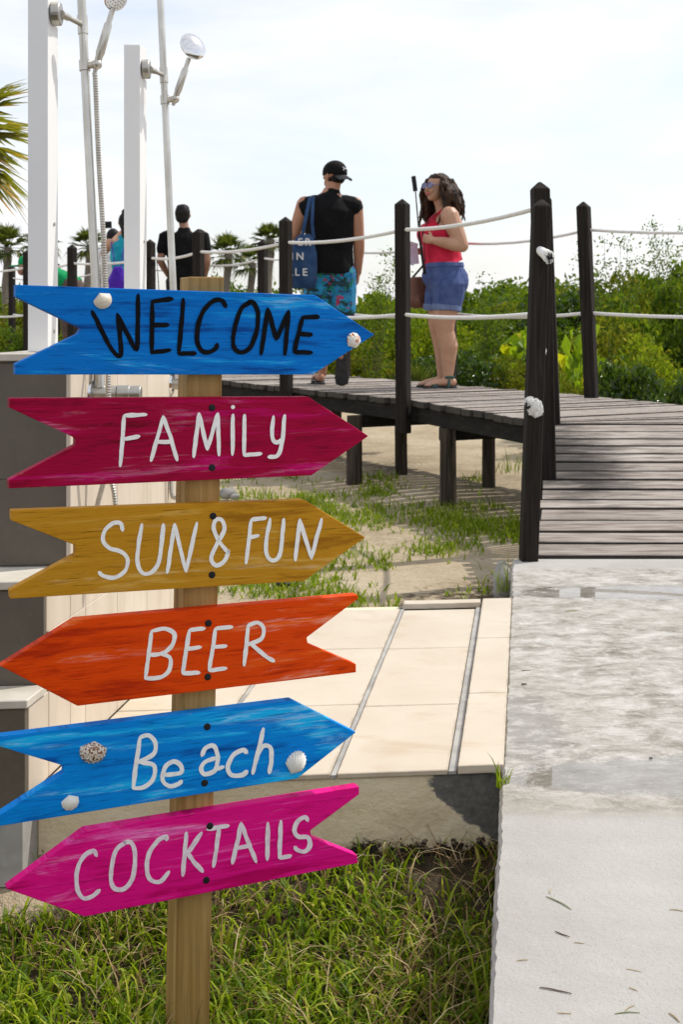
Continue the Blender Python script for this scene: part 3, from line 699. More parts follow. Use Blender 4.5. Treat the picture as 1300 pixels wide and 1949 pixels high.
W5 = [[(480,170),(467,260),(456,343)],[(480,168),(513,163),(534,192),(524,228),(470,256)],[(478,254),(528,266),(526,312),(492,340),(456,344)],[(560,298),(618,291),(620,266),(595,251),(566,272),(559,315),(580,336),(610,330),(624,318)],
      [(692,232),(706,205),(734,199),(748,235),(746,274),(768,270)],[(742,240),(706,252),(690,275),(702,295),(734,286),(746,264)],[(849,222),(834,212),(800,230),(783,270),(795,298),(830,298),(849,284)],[(905,138),(886,220),(868,294)],[(880,232),(906,198),(930,206),(932,250),(925,292)]]
bE = board('blue arrow board with white lettering Beach and three shells', [(-9,1403),(557,1333),(678,1394),(566,1482),(-9,1574),(-9,1556),(121,1472),(121,1458),(-9,1419)], 'blue2', 1310, W5, (3, 1, 2, 1, 2), 15, WHITE, [(394,1383),(389,1490)])
W6 = [[(331,576),(320,559),(285,580),(263,630),(265,690),(285,722),(315,715),(341,693)],[(430,529),(396,560),(380,640),(390,685),(424,690),(455,650),(463,570),(450,531),(424,530)],
      [(572,522),(569,509),(540,526),(510,572),(504,630),(520,660),(550,664),(580,630)],[(640,496),(634,570),(627,644)],[(692,496),(640,572)],[(644,566),(668,600),(696,630)],[(712,485),(785,472)],[(752,480),(743,550),(733,614)],
      [(828,463),(814,535),(798,602)],[(828,463),(853,530),(880,597)],[(812,550),(862,540)],[(920,463),(918,589)],[(965,456),(960,584)],[(960,584),(1000,575)],[(1058,456),(1048,443),(1024,456),(1012,488),(1026,510),(1058,512),(1064,540),(1048,560),(1022,556),(1012,545)]]
bK = board('pink arrow board with white lettering COCKTAILS', [(11,1692),(161,1581),(684,1497),(684,1512),(591,1581),(593,1594),(680,1628),(681,1643),(161,1745)], 'pink', 1310, W6, (1, 1, 1, 3, 2, 3, 1, 2, 1), 15, PINKW, [(399,1572),(392,1675)])
# the post behind the boards
PW = .0585
top_c, bot_c = on_board(394, 540, -BT), on_board(366, 1949, -BT)
lean = (top_c - bot_c); lean /= lean.z
tp = on_board(394, 527, -BT); ft = tp + lean * (-.10 - tp.z)
ctr = -SN * (PW / 2 + .0005)
mb = MB(); h = PW / 2
mb.hexa([c + ctr + SX * h * i - SN * h * j for c in (ft, tp) for i, j in ((-1, -1), (1, -1), (1, 1), (-1, 1))])
def post_wood():
    m, t, b, out = new_mat('pale_pine_post'); v = coords(t, (26, 26, .8)); v2 = coords(t, (70, 70, 2))
    g = noise(t, v, 2.2, 6, .6, .6); f = noise(t, v2, 2, 4, .6); lo = noise(t, coords(t, (2, 2, 1)), 3, 4)
    c = ramp(t, g, [(.28, (.17, .092, .022)), (.45, (.33, .195, .058)), (.6, (.43, .27, .095)), (.78, (.54, .37, .16))])
    c = mixc(t, math_(t, 'MULTIPLY', ramp_f(t, f, .55, .72), .5), c, (.13, .075, .03))
    c = mixc(t, math_(t, 'MULTIPLY', ramp_f(t, lo, .45, .7), .3), c, (.25, .19, .11))
    t.links.new(c, b.inputs['Base Color']); b.inputs['Roughness'].default_value = .7; b.inputs['Specular IOR Level'].default_value = .25
    bump(t, b, math_(t, 'ADD', g, math_(t, 'MULTIPLY', f, .5)), .35, .003); return m
M['pine'] = post_wood()
mb.build('post', M['pine'], sp, bevel=.002, segs=2)

# shells glued to the boards
def shell_mat(name, c1, c2, spots=None):
    m, t, b, out = new_mat(name); v = coords(t)
    c = ramp(t, noise(t, v, 70, 4), [(.35, c1), (.65, c2)])
    if spots:
        vo = noise(t, coords(t, (1, 1, 1)), spots[1], 3, .6); c = mixc(t, ramp_f(t, vo, spots[2], spots[2] + .05), c, spots[0])
    t.links.new(c, b.inputs['Base Color']); b.inputs['Roughness'].default_value = .4; b.inputs['Subsurface Weight'].default_value = .0; return m
def shell(parent, px, py, r_px, stretch, rot, mat, ribs, ribh, dome=.45, conc=0):
    c = on_board(px, py, .0003); r = r_px / 1180.0; mb = MB(); na, nr_ = ribs * 4, 9; V = []; F = []
    ca, sa = math.cos(rot), math.sin(rot)
    for j in range(nr_ + 1):
        t_ = j / nr_
        for i in range(na + 1):
            an = math.pi * (-.5 + 1.0 * i / na); an2 = an * 1.05
            rr = 2 * r * t_ * (.86 + .14 * math.cos(an)) * (1 + .02 * math.cos(i * math.pi / 2) * (ribh > 0))
            x = rr * math.sin(an2) * .62 * (1 + .1 * (1 - t_)); y = r - rr * math.cos(an2 * .74) 
            hh = dome * r * 1.5 * (math.sin(math.pi * min(t_ * .92 + .04, 1)) ** .7) * max(.02, math.cos(an * .96)) ** .6
            hh += ribh * r * math.cos(i * math.pi / 2) * t_ * max(0, math.cos(an)) ** .5 + conc * r * math.sin(t_ * 26) * max(0, math.cos(an)) ** .5
            u, w_ = x * stretch, -y
            V.append(c + SX * (u * ca - w_ * sa) + SZ * (u * sa + w_ * ca) + SN * max(hh, 0))
    m_ = na + 1
    for j in range(nr_):
        for i in range(na): F.append((j * m_ + i, j * m_ + i + 1, (j + 1) * m_ + i + 1, (j + 1) * m_ + i))
    b0 = len(V); V += [p - SN * (p - c).dot(SN) for p in V[:]]
    edge = [(nr_) * m_ + i for i in range(m_)]
    for a_, b_ in zip(edge[:-1], edge[1:]): F.append((a_, b_, b0 + b_, b0 + a_))
    for j in range(nr_):
        for s_ in (0, na): F.append((j * m_ + s_, (j + 1) * m_ + s_, b0 + (j + 1) * m_ + s_, b0 + j * m_ + s_))
    mb.add(V, F); return mb.build('seashell', mat, parent, sm=True)
SH_C = shell_mat('cream_shell', (.66, .58, .45), (.76, .69, .56)); SH_W = shell_mat('white_shell', (.72, .69, .62), (.80, .78, .72))
SH_O = shell_mat('orange_marked_shell', (.74, .68, .58), (.80, .76, .68), ((.42, .12, .02), 120, .56)); SH_B = shell_mat('brown_speckled_shell', (.66, .58, .48), (.76, .70, .60), ((.20, .075, .025), 260, .50))
shell(bW, 195, 572, 15, 1.05, R(205), SH_C, 5, .0, .50, .03)['label'] = 'cream clam shell with fine rings'
shell(bW, 673, 648, 16, .85, R(20), SH_O, 7, .03, .45)['label'] = 'white shell with rusty orange marks'
shell(bE, 176, 1431, 20, 1.15, R(170), SH_B, 11, .07, .45)['label'] = 'brown speckled cockle shell'
shell(bE, 563, 1451, 23, .80, R(-28), SH_W, 12, .055, .45)['label'] = 'white ribbed cockle shell'
shell(bE, 133, 1527, 14, 1.05, R(190), SH_W, 6, .01, .40)['label'] = 'small smooth white shell'
# ================================================================ showers
def hose_tube(mb, pts, r, pitch=.0058):
    c = catmull([Vector(p) for p in pts], 24); L_ = [0]
    for a_, b_ in zip(c[:-1], c[1:]): L_.append(L_[-1] + (b_ - a_).length)
    n = max(8, int(L_[-1] / (pitch / 2))); q = []; j = 0
    for i in range(n + 1):
        s_ = L_[-1] * i / n
        while j < len(L_) - 2 and L_[j + 1] < s_: j += 1
        q.append(c[j].lerp(c[j + 1], (s_ - L_[j]) / max(1e-6, L_[j + 1] - L_[j])))
    mb.tube(q, [r * (1.06 if i % 2 else .86) for i in range(n + 1)], 8)
def shower(label, d1, ztop, rail_top, rail_bot, bracket_y, slider_y, hand_dir, head, k):
    o0 = -1.07; b_ = S(o0, d1, 1.120)
    t = thing('shower_column', label, 'shower', b_, math.atan(.14) * -1 if False else 0, 'showers on the stepped wall')
    mb = MB(); mb.sbox(o0 - .0215, o0 + .0215, d1 - .006, d1 + .056, 1.1205, ztop); mb.build('post', M['whitepaint'], t, bevel=.0025, segs=2)
    mb = MB()
    for zz in (1.165, 1.40): q = S(o0 + .0218, d1 + .03, zz); mb.tube([q - Vector((.002, 0, 0)), q + Vector((.0016, 0, 0)), q + Vector((.0024, 0, 0))], [.0045, .0045, .003], 10)
    mb.build('screw', M['metaldull'], t, sm=True)['kind'] = 'stuff'
    # rail
    rt, rb = rail_top, rail_bot
    at_z = lambda z: rt.lerp(rb, (rt.z - z) / (rt.z - rb.z))
    mb = MB(); mb.tube([rt, rb], [.0098, .0098], 14); rail = mb.build('rail', M['metal'], t, sm=True)
    br = at_z(EYE - (bracket_y - HY) * d1 / FPX)
    mb = MB(); mb.tube([br + (rt - rb).normalized() * s_ for s_ in (-.022, .022)], [.0118, .0118], 14); mb.build('sleeve', M['metal'], t, sm=True)
    # bracket: round flange on the side of the post and an arm to the rail
    fx = S(o0 + .0222, d1 + .02, br.z)
    mb = MB(); mb.tube([fx, fx + Vector((.017, 0, 0)), fx + Vector((.019, 0, 0))], [.026, .026, .024], 26); fl = mb.build('flange', M['metaldull'], t, bevel=.001, sm=False)
    mb = MB(); e0 = fx + Vector((.019, 0, 0)); mb.tube([e0, e0.lerp(br, .3)], [.0085, .0085], 12); mb.tube([e0.lerp(br, .3), br], [.0062, .0062], 12); mb.build('arm', M['metal'], t, sm=True)
    # slider and hand shower
    sl = at_z(EYE - (slider_y - HY) * d1 / FPX); ax = (rt - rb).normalized()
    mb = MB(); mb.tube([sl - ax * .012, sl + ax * .012], [.0128, .0128], 14); q = sl + Vector((.030, -.012, .001)); mb.tube([sl, q], [.0085, .0085], 12); mb.ell(q, (.012, .012, .012)); mb.build('slider', M['metal'], t, sm=True)
    h0 = q - Vector(hand_dir) * .018; hd = Vector(hand_dir).normalized(); h1 = q + hd * (head[0] * .72)
    mb = MB(); mb.tube([h0, h0 + hd * .02, q + hd * .02, q + hd * .026, h1, h1 + hd * .004, q + hd * head[0]], [.0045, .0075, .0085, .0100, .0092, .0065, .0062], 14); hs = mb.build('hand_shower', M['metal'], t, sm=True)
    hc = q + hd * (head[0] + head[1] * .85) ; nrm = Vector(head[2]).normalized()
    rot = nrm.to_track_quat('Z', 'X').to_matrix()
    mb = MB(); ring = []
    prof = [(.15, -.30), (.55, -.24), (.86, -.12), (1.0, 0), (.98, .10), (.90, .13), (.02, .13)]
    prof = [(.01, -.31)] + prof
    mb.tube([hc + rot @ Vector((0, 0, z * head[1])) for r_, z in prof], [r_ * head[1] for r_, z in prof], 24); mb.build('shower_head', M['chrome'], hs, sm=True)
    mb = MB()
    for ring_, n_ in ((.28, 6), (.52, 12), (.75, 18)):
        for i in range(n_):
            a = 6.283 * i / n_; p = hc + rot @ Vector((ring_ * head[1] * math.cos(a), ring_ * head[1] * math.sin(a), .13 * head[1])); mb.tube([p, p + nrm * .0016], [.0011, .0009], 5)
    mb.build('nozzles', M['blackplastic'], hs)['kind'] = 'stuff'
    # mixer valve standing out from the tiled side of the wall
    mz = rb.z - .012; dm = rb.y + .0; w0 = Vector((.14 * dm + WF + .008, dm + .004, mz))
    mx = Vector((1, -.02, 0)).normalized()
    mb = MB(); mb.tube([w0 + mx * .001, w0 + mx * .007, w0 + mx * .010], [.030, .029, .020], 26); mb.build('wall_flange', M['chrome'], t, sm=True)
    mb = MB(); mb.tube([w0 + mx * .008, w0 + mx * .060], [.0165, .0165], 20); mb.build('mixer_body', M['metaldull'], t, sm=True)
    mb = MB(); mb.tube([w0 + mx * .062, w0 + mx * .088, w0 + mx * .089, w0 + mx * .112, w0 + mx * .114], [.0175, .0175, .0165, .0165, .0145], 20); mb.build('handle', M['metaldull'], t, sm=True)
    mb = MB(); p0 = w0 + mx * .017; mb.tube([p0, p0 + Vector((0, 0, .052)), p0 + Vector((-.006, 0, .058))], [.009, .009, .008], 12); mb.build('inlet_pipe', M['metaldull'], t, sm=True)
    out_ = w0 + mx * .047
    return t, q, h0, out_
r1t, r1b = P(153, -25, 2.985), P(191, 738, 2.90)
t1, q1, h1, o1 = shower('nearer shower with white square post, steel rail and ribbed hose', 2.95, 1.95, r1t, r1b, 42, 122, (.30, -.06, 1.0), (.128, .028, (.55, -.75, -.45)), 0)
mb = MB(); hose_tube(mb, [h1, P(181, 160, 2.955), P(187, 300, 2.945), P(195, 430, 2.93), P(200, 545, 2.92), P(205, 690, 2.865), P(205, 790, 2.84), P(199, 900, 2.85), P(184, 966, 2.86), P(178, 1040, 2.865), P(196, 1092, 2.87), P(220, 1040, 2.88), P(218, 950, 2.885), P(205, 880, 2.89), o1 + Vector((0, 0, -.05)), o1 + Vector((0, 0, -.012))], .0058); mb.build('hose', M['metaldull'], t1, sm=True)
r2t, r2b = P(303, -40, 3.665), P(337, 722, 3.56)
t2, q2, h2, o2 = shower('farther shower with shorter looking white post and round shower head turned up', 3.63, 1.926, r2t, r2b, 142, 190, (.36, -.10, 1.0), (.118, .040, (-.50, .62, -.30)), 1)
mb = MB(); hose_tube(mb, [o2 + Vector((0, 0, -.012)), P(345, 860, 3.52), P(340, 935, 3.52), P(332, 948, 3.52), P(326, 930, 3.53), P(328, 840, 3.53)], .0058); mb.build('hose', M['metaldull'], t2, sm=True)
# ================================================================ plants
def leaf_mat(name, stops, trans=.35, rough=.45, spec=.4, tcol=None):
    m, t, b, out = new_mat(name); g = N(t, 'ShaderNodeNewGeometry')
    oi = N(t, 'ShaderNodeObjectInfo')
    c = ramp(t, g.outputs['Random Per Island'], stops)
    t.links.new(c, b.inputs['Base Color']); b.inputs['Roughness'].default_value = rough; b.inputs['Specular IOR Level'].default_value = spec
    tr = N(t, 'ShaderNodeBsdfTranslucent'); t.links.new(mixc(t, .5, c, tcol or (.30, .42, .03), 'MIX'), tr.inputs['Color'])
    mixs = N(t, 'ShaderNodeMixShader'); mixs.inputs['Fac'].default_value = trans
    t.links.new(b.outputs['BSDF'], mixs.inputs[1]); t.links.new(tr.outputs['BSDF'], mixs.inputs[2]); t.links.new(mixs.outputs['Shader'], out.inputs['Surface']); return m
GM = {
    'olive': leaf_mat('olive_leaves', [(0, (.026, .044, .003)), (.45, (.085, .112, .005)), (.8, (.17, .19, .010)), (1, (.30, .25, .022))], .36, .65, .15, (.42, .48, .02)),
    'dark': leaf_mat('dark_glossy_leaves', [(0, (.008, .022, .002)), (.5, (.022, .055, .004)), (.85, (.055, .115, .007)), (1, (.14, .21, .015))], .24, .26, .55, (.24, .42, .02)),
    'mid': leaf_mat('green_leaves', [(0, (.017, .042, .002)), (.5, (.050, .105, .004)), (.85, (.105, .175, .008)), (1, (.24, .26, .015))], .34, .6, .2, (.34, .50, .02)),
    'light': leaf_mat('yellow_green_leaves', [(0, (.055, .10, .003)), (.5, (.13, .205, .006)), (.8, (.22, .30, .010)), (1, (.40, .36, .02))], .42, .6, .15, (.46, .58, .02)),
    'big': leaf_mat('broad_bright_leaves', [(0, (.08, .18, .004)), (.6, (.17, .31, .008)), (.88, (.28, .40, .012)), (1, (.80, .62, .01))], .46, .4, .25, (.52, .68, .02)),
    'grass': leaf_mat('grass_blades', [(0, (.028, .070, .003)), (.3, (.105, .185, .005)), (.65, (.225, .33, .010)), (.9, (.40, .46, .025)), (1, (.60, .52, .12))], .40, .5, .2, (.44, .60, .012)),
    'lawn': leaf_mat('young_grass_blades', [(0, (.055, .105, .004)), (.5, (.14, .22, .009)), (1, (.32, .36, .035))], .40, .6, .15, (.42, .57, .012)),
    'straw': leaf_mat('dry_grass_blades', [(0, (.060, .032, .013)), (.4, (.20, .115, .045)), (.8, (.42, .31, .15)), (1, (.60, .50, .30))], .15, .7, .2, (.4, .3, .1)),
    'palm': leaf_mat('palm_leaves', [(0, (.060, .09, .006)), (.5, (.14, .17, .012)), (.8, (.30, .25, .018)), (1, (.60, .27, .015))], .38, .45, .25, (.5, .5, .03)),
    'farpalm': leaf_mat('far_palm_leaves', [(0, (.024, .040, .008)), (.6, (.060, .082, .014)), (1, (.20, .18, .035))], .25, .6, .15)}
M['twig'] = simple('brown_twig', (.07, .05, .035), (.16, .12, .085), 20, .9)
M['trunk'] = simple('palm_trunk', (.16, .13, .10), (.28, .24, .19), 12, .9, (1, 1, 6), bmp=.5)

def leaves_mesh(centers, size, aspect=.45, up=.35, seed=0, fold=.18, jit=.45, dirs=None):
    """many small folded leaves, four corners each"""
    r = np.random.default_rng(seed); n = len(centers); c = np.asarray(centers, float)
    ax = r.normal(size=(n, 3)); ax[:, 2] = ax[:, 2] * .7 + up
    if dirs is not None: ax = ax * .55 + dirs
    ax /= np.linalg.norm(ax, axis=1)[:, None]
    o_ = r.normal(size=(n, 3)); s_ = np.cross(ax, o_); s_ /= np.linalg.norm(s_, axis=1)[:, None] + 1e-9; nn = np.cross(ax, s_)
    L_ = size * (1 - jit + 2 * jit * r.random(n)); W_ = L_ * aspect
    v0 = c; v2 = c + ax * L_[:, None]; md = c + ax * (L_ * .45)[:, None] + nn * (L_ * fold)[:, None]
    v1 = md + s_ * (W_ * .5)[:, None]; v3 = md - s_ * (W_ * .5)[:, None]
    V = np.stack([v0, v1, v2, v3], 1).reshape(-1, 3)
    idx = np.arange(n)[:, None] * 4
    T = np.concatenate([idx + np.array([[0, 1, 2]]), idx + np.array([[0, 2, 3]])], 1).reshape(-1)
    me = bpy.data.meshes.new('leaves'); me.vertices.add(len(V)); me.vertices.foreach_set('co', V.astype(np.float32).ravel())
    nf_ = 2 * n; me.loops.add(nf_ * 3); me.polygons.add(nf_)
    me.loops.foreach_set('vertex_index', T.astype(np.int32)); me.polygons.foreach_set('loop_start', np.arange(nf_, dtype=np.int32) * 3)
    me.polygons.foreach_set('loop_total', np.full(nf_, 3, np.int32)); me.update(calc_edges=True); return me
def crown_points(nl, ncl, seed, top=1.0, ragged=.25, sub=.30, hollow=.35):
    """leaf positions on the outsides of rounded, uneven clumps, in a unit crown: x, y in -1..1, z in 0..1"""
    r = np.random.default_rng(seed); cl = []
    while len(cl) < ncl:
        p = r.uniform(-1, 1, 3); p[2] = r.uniform(0, 1); q = np.array([p[0], p[1], (p[2] - .25) / .75 if p[2] > .25 else 0]); l = np.linalg.norm(q)
        if l < .92 and (l > hollow or r.random() < .3): cl.append(np.array([p[0] * .85, p[1] * .85, p[2] * .80 * (1 + ragged * r.normal() * .4)]))
    cl = np.array(cl); w = r.uniform(.5, 1.3, ncl); k = r.choice(ncl, nl, p=w / w.sum())
    dv = r.normal(size=(nl, 3)); dv[:, 2] = dv[:, 2] + .35; dv /= np.linalg.norm(dv, axis=1)[:, None]
    rad = (sub * w)[k] * np.where(r.random(nl) < .16, r.uniform(.9, 1.35, nl), r.uniform(.72, 1.0, nl))
    pts = cl[k] + dv * rad[:, None] * np.array([1, 1, .72])
    pts[:, 2] = np.abs(pts[:, 2]); return pts, cl
BUSH = {}
def bush_mesh(kind, seed, nl, ncl, leaf, aspect=.45, ragged=.25, sub=.20):
    p, cl = crown_points(nl, ncl, seed, ragged=ragged, sub=sub); me = leaves_mesh(p, leaf, aspect, .35, seed); me.name = 'foliage'; me.materials.append(GM[kind])
    mb = MB(); rr = random.Random(seed)
    for c in cl[:26]:
        b0 = Vector((rr.uniform(-.15, .15), rr.uniform(-.15, .15), 0)); e = Vector(c); m_ = b0.lerp(e, .5) + Vector((rr.uniform(-.12, .12), rr.uniform(-.12, .12), .05)); mb.tube([b0, m_, e], [.014, .009, .004], 5)
    st = mb.mesh('stem', sm=True); st.materials.append(M['twig']); BUSH.setdefault(kind, []).append((me, st))
for s_ in range(2):
    bush_mesh('olive', 10 + s_, 8000, 30, .055, .42, .35, .24); bush_mesh('dark', 20 + s_, 9000, 26, .066, .55, .22, .27); bush_mesh('mid', 30 + s_, 8500, 30, .062, .48, .4, .25); bush_mesh('light', 40 + s_, 7500, 30, .060, .42, .35, .24)
bush_mesh('big', 50, 300, 16, .19, .85, .4, .30)
def bush(px, d, wid, ytop, kind, label, dep=None, var=0, name='bush', cat='bush', sink=.06, group=None):
    x = (px - CX) * d / FPX; z0 = gz(x, d) - sink; zt = EYE - (ytop - HY) * d / FPX; h = (zt - z0) / 1.06
    t = thing(name, label, cat, (x, d, z0), random.uniform(0, 6.28), group); t.scale = (wid, dep or wid, max(h, .25))
    f_, s_ = BUSH[kind][var % len(BUSH[kind])]
    link('foliage', f_, t, True); link('stem', s_, t, True); return t
# behind the far railing, right to left
bush(1215, 10.35, .55, 640, 'dark', 'dark glossy bush right of the far lone railing post, its leaves catching white light')
bush(1312, 9.9, .42, 655, 'dark', 'glossy green bush at the right edge of the photo beside the deck', var=1)
bush(1160, 11.3, .42, 672, 'olive', 'olive yellow tipped bush just right of the far lone railing post')
bush(1075, 11.1, .40, 662, 'olive', 'fine leaved olive bush between the ramp posts and the far lone post', var=1)
bush(990, 15.2, .70, 655, 'olive', 'yellow green feathery bush between the woman in red and the ramp posts')
bush(905, 15.5, .68, 628, 'dark', 'dark rounded bush directly behind the legs of the woman in red', var=1)
bush(805, 15.8, .60, 655, 'dark', 'shaded dark bush between the tall railing post and the woman in red')
bush(712, 16.0, .80, 628, 'olive', 'yellowish low bush between the walking man and the tall railing post', var=1)
bush(620, 16.5, .8, 640, 'olive', 'low olive bush behind the feet of the walking man')
bush(1265, 12.0, .70, 602, 'light', 'pale yellow green bush behind the glossy bush on the right', var=1)
bush(1082, 12.2, .50, 592, 'big', 'sea grape with broad bright leaves, a few turned yellow', name='sea_grape', cat='plant')
bush(985, 16.4, .75, 606, 'big', 'lower sea grape with broad bright leaves left of the ramp posts', name='sea_grape', cat='plant')
bush(1020, 17.5, 1.0, 560, 'mid', 'mid green bush on the rise behind the ramp posts')
bush(1170, 14.0, .85, 548, 'olive', 'olive bush on the rise behind the far lone post')
bush(1285, 15.5, 1.0, 462, 'mid', 'tall loose green bush at the right edge under the skyline', var=1)
bush(1210, 17.0, 1.2, 468, 'olive', 'tall olive bush on the skyline between far lone post and right edge', var=1)
bush(1310, 18.5, 1.3, 415, 'mid', 'tallest green bush on the skyline at the right edge', var=1)
bush(1140, 19.5, 1.4, 498, 'dark', 'broad green bush on the skyline just right of the far lone post', var=1)
bush(1050, 20.5, 1.3, 512, 'olive', 'rounded olive bush on the skyline behind the ramp posts')
bush(935, 20.0, 1.3, 524, 'mid', 'flat topped green bush on the skyline right of the woman in red')
bush(855, 18.5, 1.0, 560, 'light', 'green bush behind the denim shorts of the woman in red', var=1)
bush(735, 18.0, .75, 512, 'light', 'light green bush between the black shirted man and the tall railing post')
bush(690, 20.5, .9, 525, 'mid', 'darker green bush just right of the hand of the walking man')
bush(630, 19.5, 1.0, 545, 'mid', 'green bush hidden mostly behind the walking man', var=1)
bush(535, 20.0, .8, 552, 'olive', 'green bush left of the blue tote bag')
bush(450, 21.0, 1.0, 530, 'olive', 'olive bush behind the pale post top of the signpost', var=1)
bush(300, 23.0, 1.4, 538, 'mid', 'green bush between the farther white post and the man in black tee', var=1)
bush(190, 25.0, 1.5, 532, 'light', 'pale green bush between the two white posts')
bush(100, 24.0, 1.2, 560, 'light', 'pale green bush left of the nearer white post', var=1)
bush(20, 22.5, 1.2, 528, 'olive', 'olive bush at the left edge under the palms')
bush(60, 18.5, .8, 590, 'mid', 'low green bush at the left edge behind the railing', var=1)
# everything farther off reads as one mass
pts = []; r_ = np.random.default_rng(5)
for k in range(70):
    px = r_.uniform(-350, 1650); d = r_.uniform(24, 46)
    yt = 545 + 12 * math.sin(px * .011) - max(0, (px - 1080)) * .18 + r_.normal() * 8
    x = (px - CX) * d / FPX; z0 = gz(x, d) - .1; zt = max(EYE - (yt - HY) * d / FPX, z0 + .5); w = r_.uniform(1.3, 2.6)
    p, _ = crown_points(2000, 18, 100 + k, ragged=.3, sub=.26); pts.append(p * np.array([w, w, zt - z0]) + np.array([x, d, z0]))
me = leaves_mesh(np.concatenate(pts), .17, .55, .35, 3); me.materials.append(GM['mid'])
tag(link('far_scrub', me), 'far green coastal scrub along the skyline behind the boardwalk', 'scrub', kind='stuff')
pts = []
for k in range(46):
    px = r_.uniform(330, 1500); d = r_.uniform(12.6, 16) if px > 1060 else r_.uniform(15.6, 19); x = (px - CX) * d / FPX; z0 = gz(x, d) - .05
    p, _ = crown_points(1100, 10, 300 + k, ragged=.3, sub=.34); pts.append(p * np.array([.5, .5, r_.uniform(.28, .5)]) + np.array([x, d, z0]))
me = leaves_mesh(np.concatenate(pts), .06, .5, .35, 4); me.materials.append(GM['mid'])
tag(link('undergrowth', me), 'low tangled green undergrowth filling the gaps between the bushes', 'undergrowth', kind='stuff')
# loose, twiggy shrubs whose sprays stand against the sky
def spray_shrub(px, d, ytop, wid, n, label, seed, leaf=.05):
    rr = random.Random(seed); x = (px - CX) * d / FPX; z0 = gz(x, d) - .05; h = EYE - (ytop - HY) * d / FPX - z0
    t = thing('shrub', label, 'shrub', (x, d, z0)); mb = MB(); lp = []
    for i in range(n):
        a = rr.uniform(0, 6.283); hh = h * rr.uniform(.60, 1.0); sp_ = wid * rr.uniform(.1, 1); c = []
        for j in range(8):
            q = j / 7; c.append(Vector((x + math.cos(a) * sp_ * q ** 1.3 + rr.uniform(-.04, .04), d + math.sin(a) * sp_ * q ** 1.3, z0 + hh * q)))
        mb.tube(c, [.0065 * (1 - .1 * j) for j in range(8)], 4)
        for j in range(2, 8):
            for k in range(10 + j * 3): lp.append(c[j] + Vector((rr.gauss(0, .065), rr.gauss(0, .065), rr.gauss(0, .06))))
    mb.build('stem', M['twig'], t, sm=True); m2 = leaves_mesh(np.array([tuple(p) for p in lp]), leaf, .5, .4, seed); m2.materials.append(GM['mid']); link('foliage', m2, t)
spray_shrub(712, 15.2, 468, .30, 9, 'thin shrub with open twigs standing against the sky right of the walking man', 1, .042)
spray_shrub(1170, 16.8, 458, .50, 12, 'loose shrub with open sprays against the sky right of the far lone post', 2, .045)
spray_shrub(1290, 17.5, 420, .60, 14, 'taller loose shrub with open sprays at the right edge', 3, .045)
spray_shrub(925, 16.5, 522, .45, 10, 'low twiggy shrub on the skyline right of the woman in red', 4, .042)

def fan_frond(mb, base, dirv, pet, n, ln, wid, droop, rr, spread=2.2):
    dirv = Vector(dirv).normalized(); c = base + dirv * pet; side = dirv.cross(Vector((0, 0, 1))); side = side.normalized() if side.length > .05 else Vector((1, 0, 0)); upv = side.cross(dirv)
    mb.tube([base, base.lerp(c, .5) + Vector((0, 0, .02)), c], [wid * .30, wid * .22, wid * .18], 5)
    for i in range(n):
        a = (i / (n - 1) - .5) * spread; l = ln * (1 - .28 * abs(a / spread * 2) ** 1.5) * rr.uniform(.88, 1.08)
        d_ = (dirv * math.cos(a) + side * math.sin(a) + upv * rr.uniform(.0, .12)).normalized(); s_ = d_.cross(upv).normalized()
        w = wid * rr.uniform(.8, 1.2); p0 = c; p1 = c + d_ * l * .5 + upv * .02 * l; p2 = c + d_ * l + Vector((0, 0, -droop * l * rr.uniform(.5, 1.3)))
        mb.add([p0 - s_ * w * .15, p0 + s_ * w * .15, p1 + s_ * w * .5, p1 - upv * w * .18, p1 - s_ * w * .5, p2], [(0, 3, 4), (0, 1, 3), (1, 2, 3), (4, 3, 5), (3, 2, 5)])
def fan_palm(px, d, yc, rad, nf_, label, seed, mat='farpalm', nl=16, trunk=True, wid=.035, pet=.45, group=None, elmin=-.5):
    rr = random.Random(seed); c = P(px, yc, d); z0 = gz(c.x, c.y) - .1
    t = thing('fan_palm', label, 'palm', (c.x, c.y, z0), 0, group)
    if trunk:
        mb = MB(); n_ = 8; mb.tube([Vector((c.x + .03 * math.sin(k), c.y, z0 + (c.z - z0) * k / n_)) for k in range(n_ + 1)], [.075 + .01 * (k % 2) for k in range(n_ + 1)], 9); mb.build('trunk', M['trunk'], t, sm=True)
    for i in range(nf_):
        a = i * 2.399 + rr.uniform(-.2, .2); el = elmin + (1.35 - elmin) * ((i + .5) / nf_); dv = Vector((math.cos(a) * math.cos(el), math.sin(a) * math.cos(el), math.sin(el)))
        mb = MB(); fan_frond(mb, Vector((c.x, c.y, c.z - .05)), dv, rad * pet, nl, rad * (1 - pet) * 1.15, wid, .22 + (.25 if el < 0 else 0), rr); mb.build('frond', GM[mat], t, fix=False)
    return t
fan_palm(12, 27, 470, .62, 26, 'fan palm at the left edge of the photo above the railing', 1)
fan_palm(77, 29, 462, .50, 22, 'fan palm half hidden behind the nearer white post', 2)
fan_palm(168, 28, 468, .52, 22, 'fan palm behind the steel rail of the nearer shower', 3)
fan_palm(432, 27, 482, .55, 24, 'bushy fan palm left of the palm that rises over the signpost', 4)
fan_palm(512, 25, 455, .42, 24, 'tall fan palm rising above the bushes between signpost top and blue tote bag', 5)
fan_palm(478, 28, 500, .55, 22, 'low fan palm behind the thin railing post left of the blue tote bag', 6)
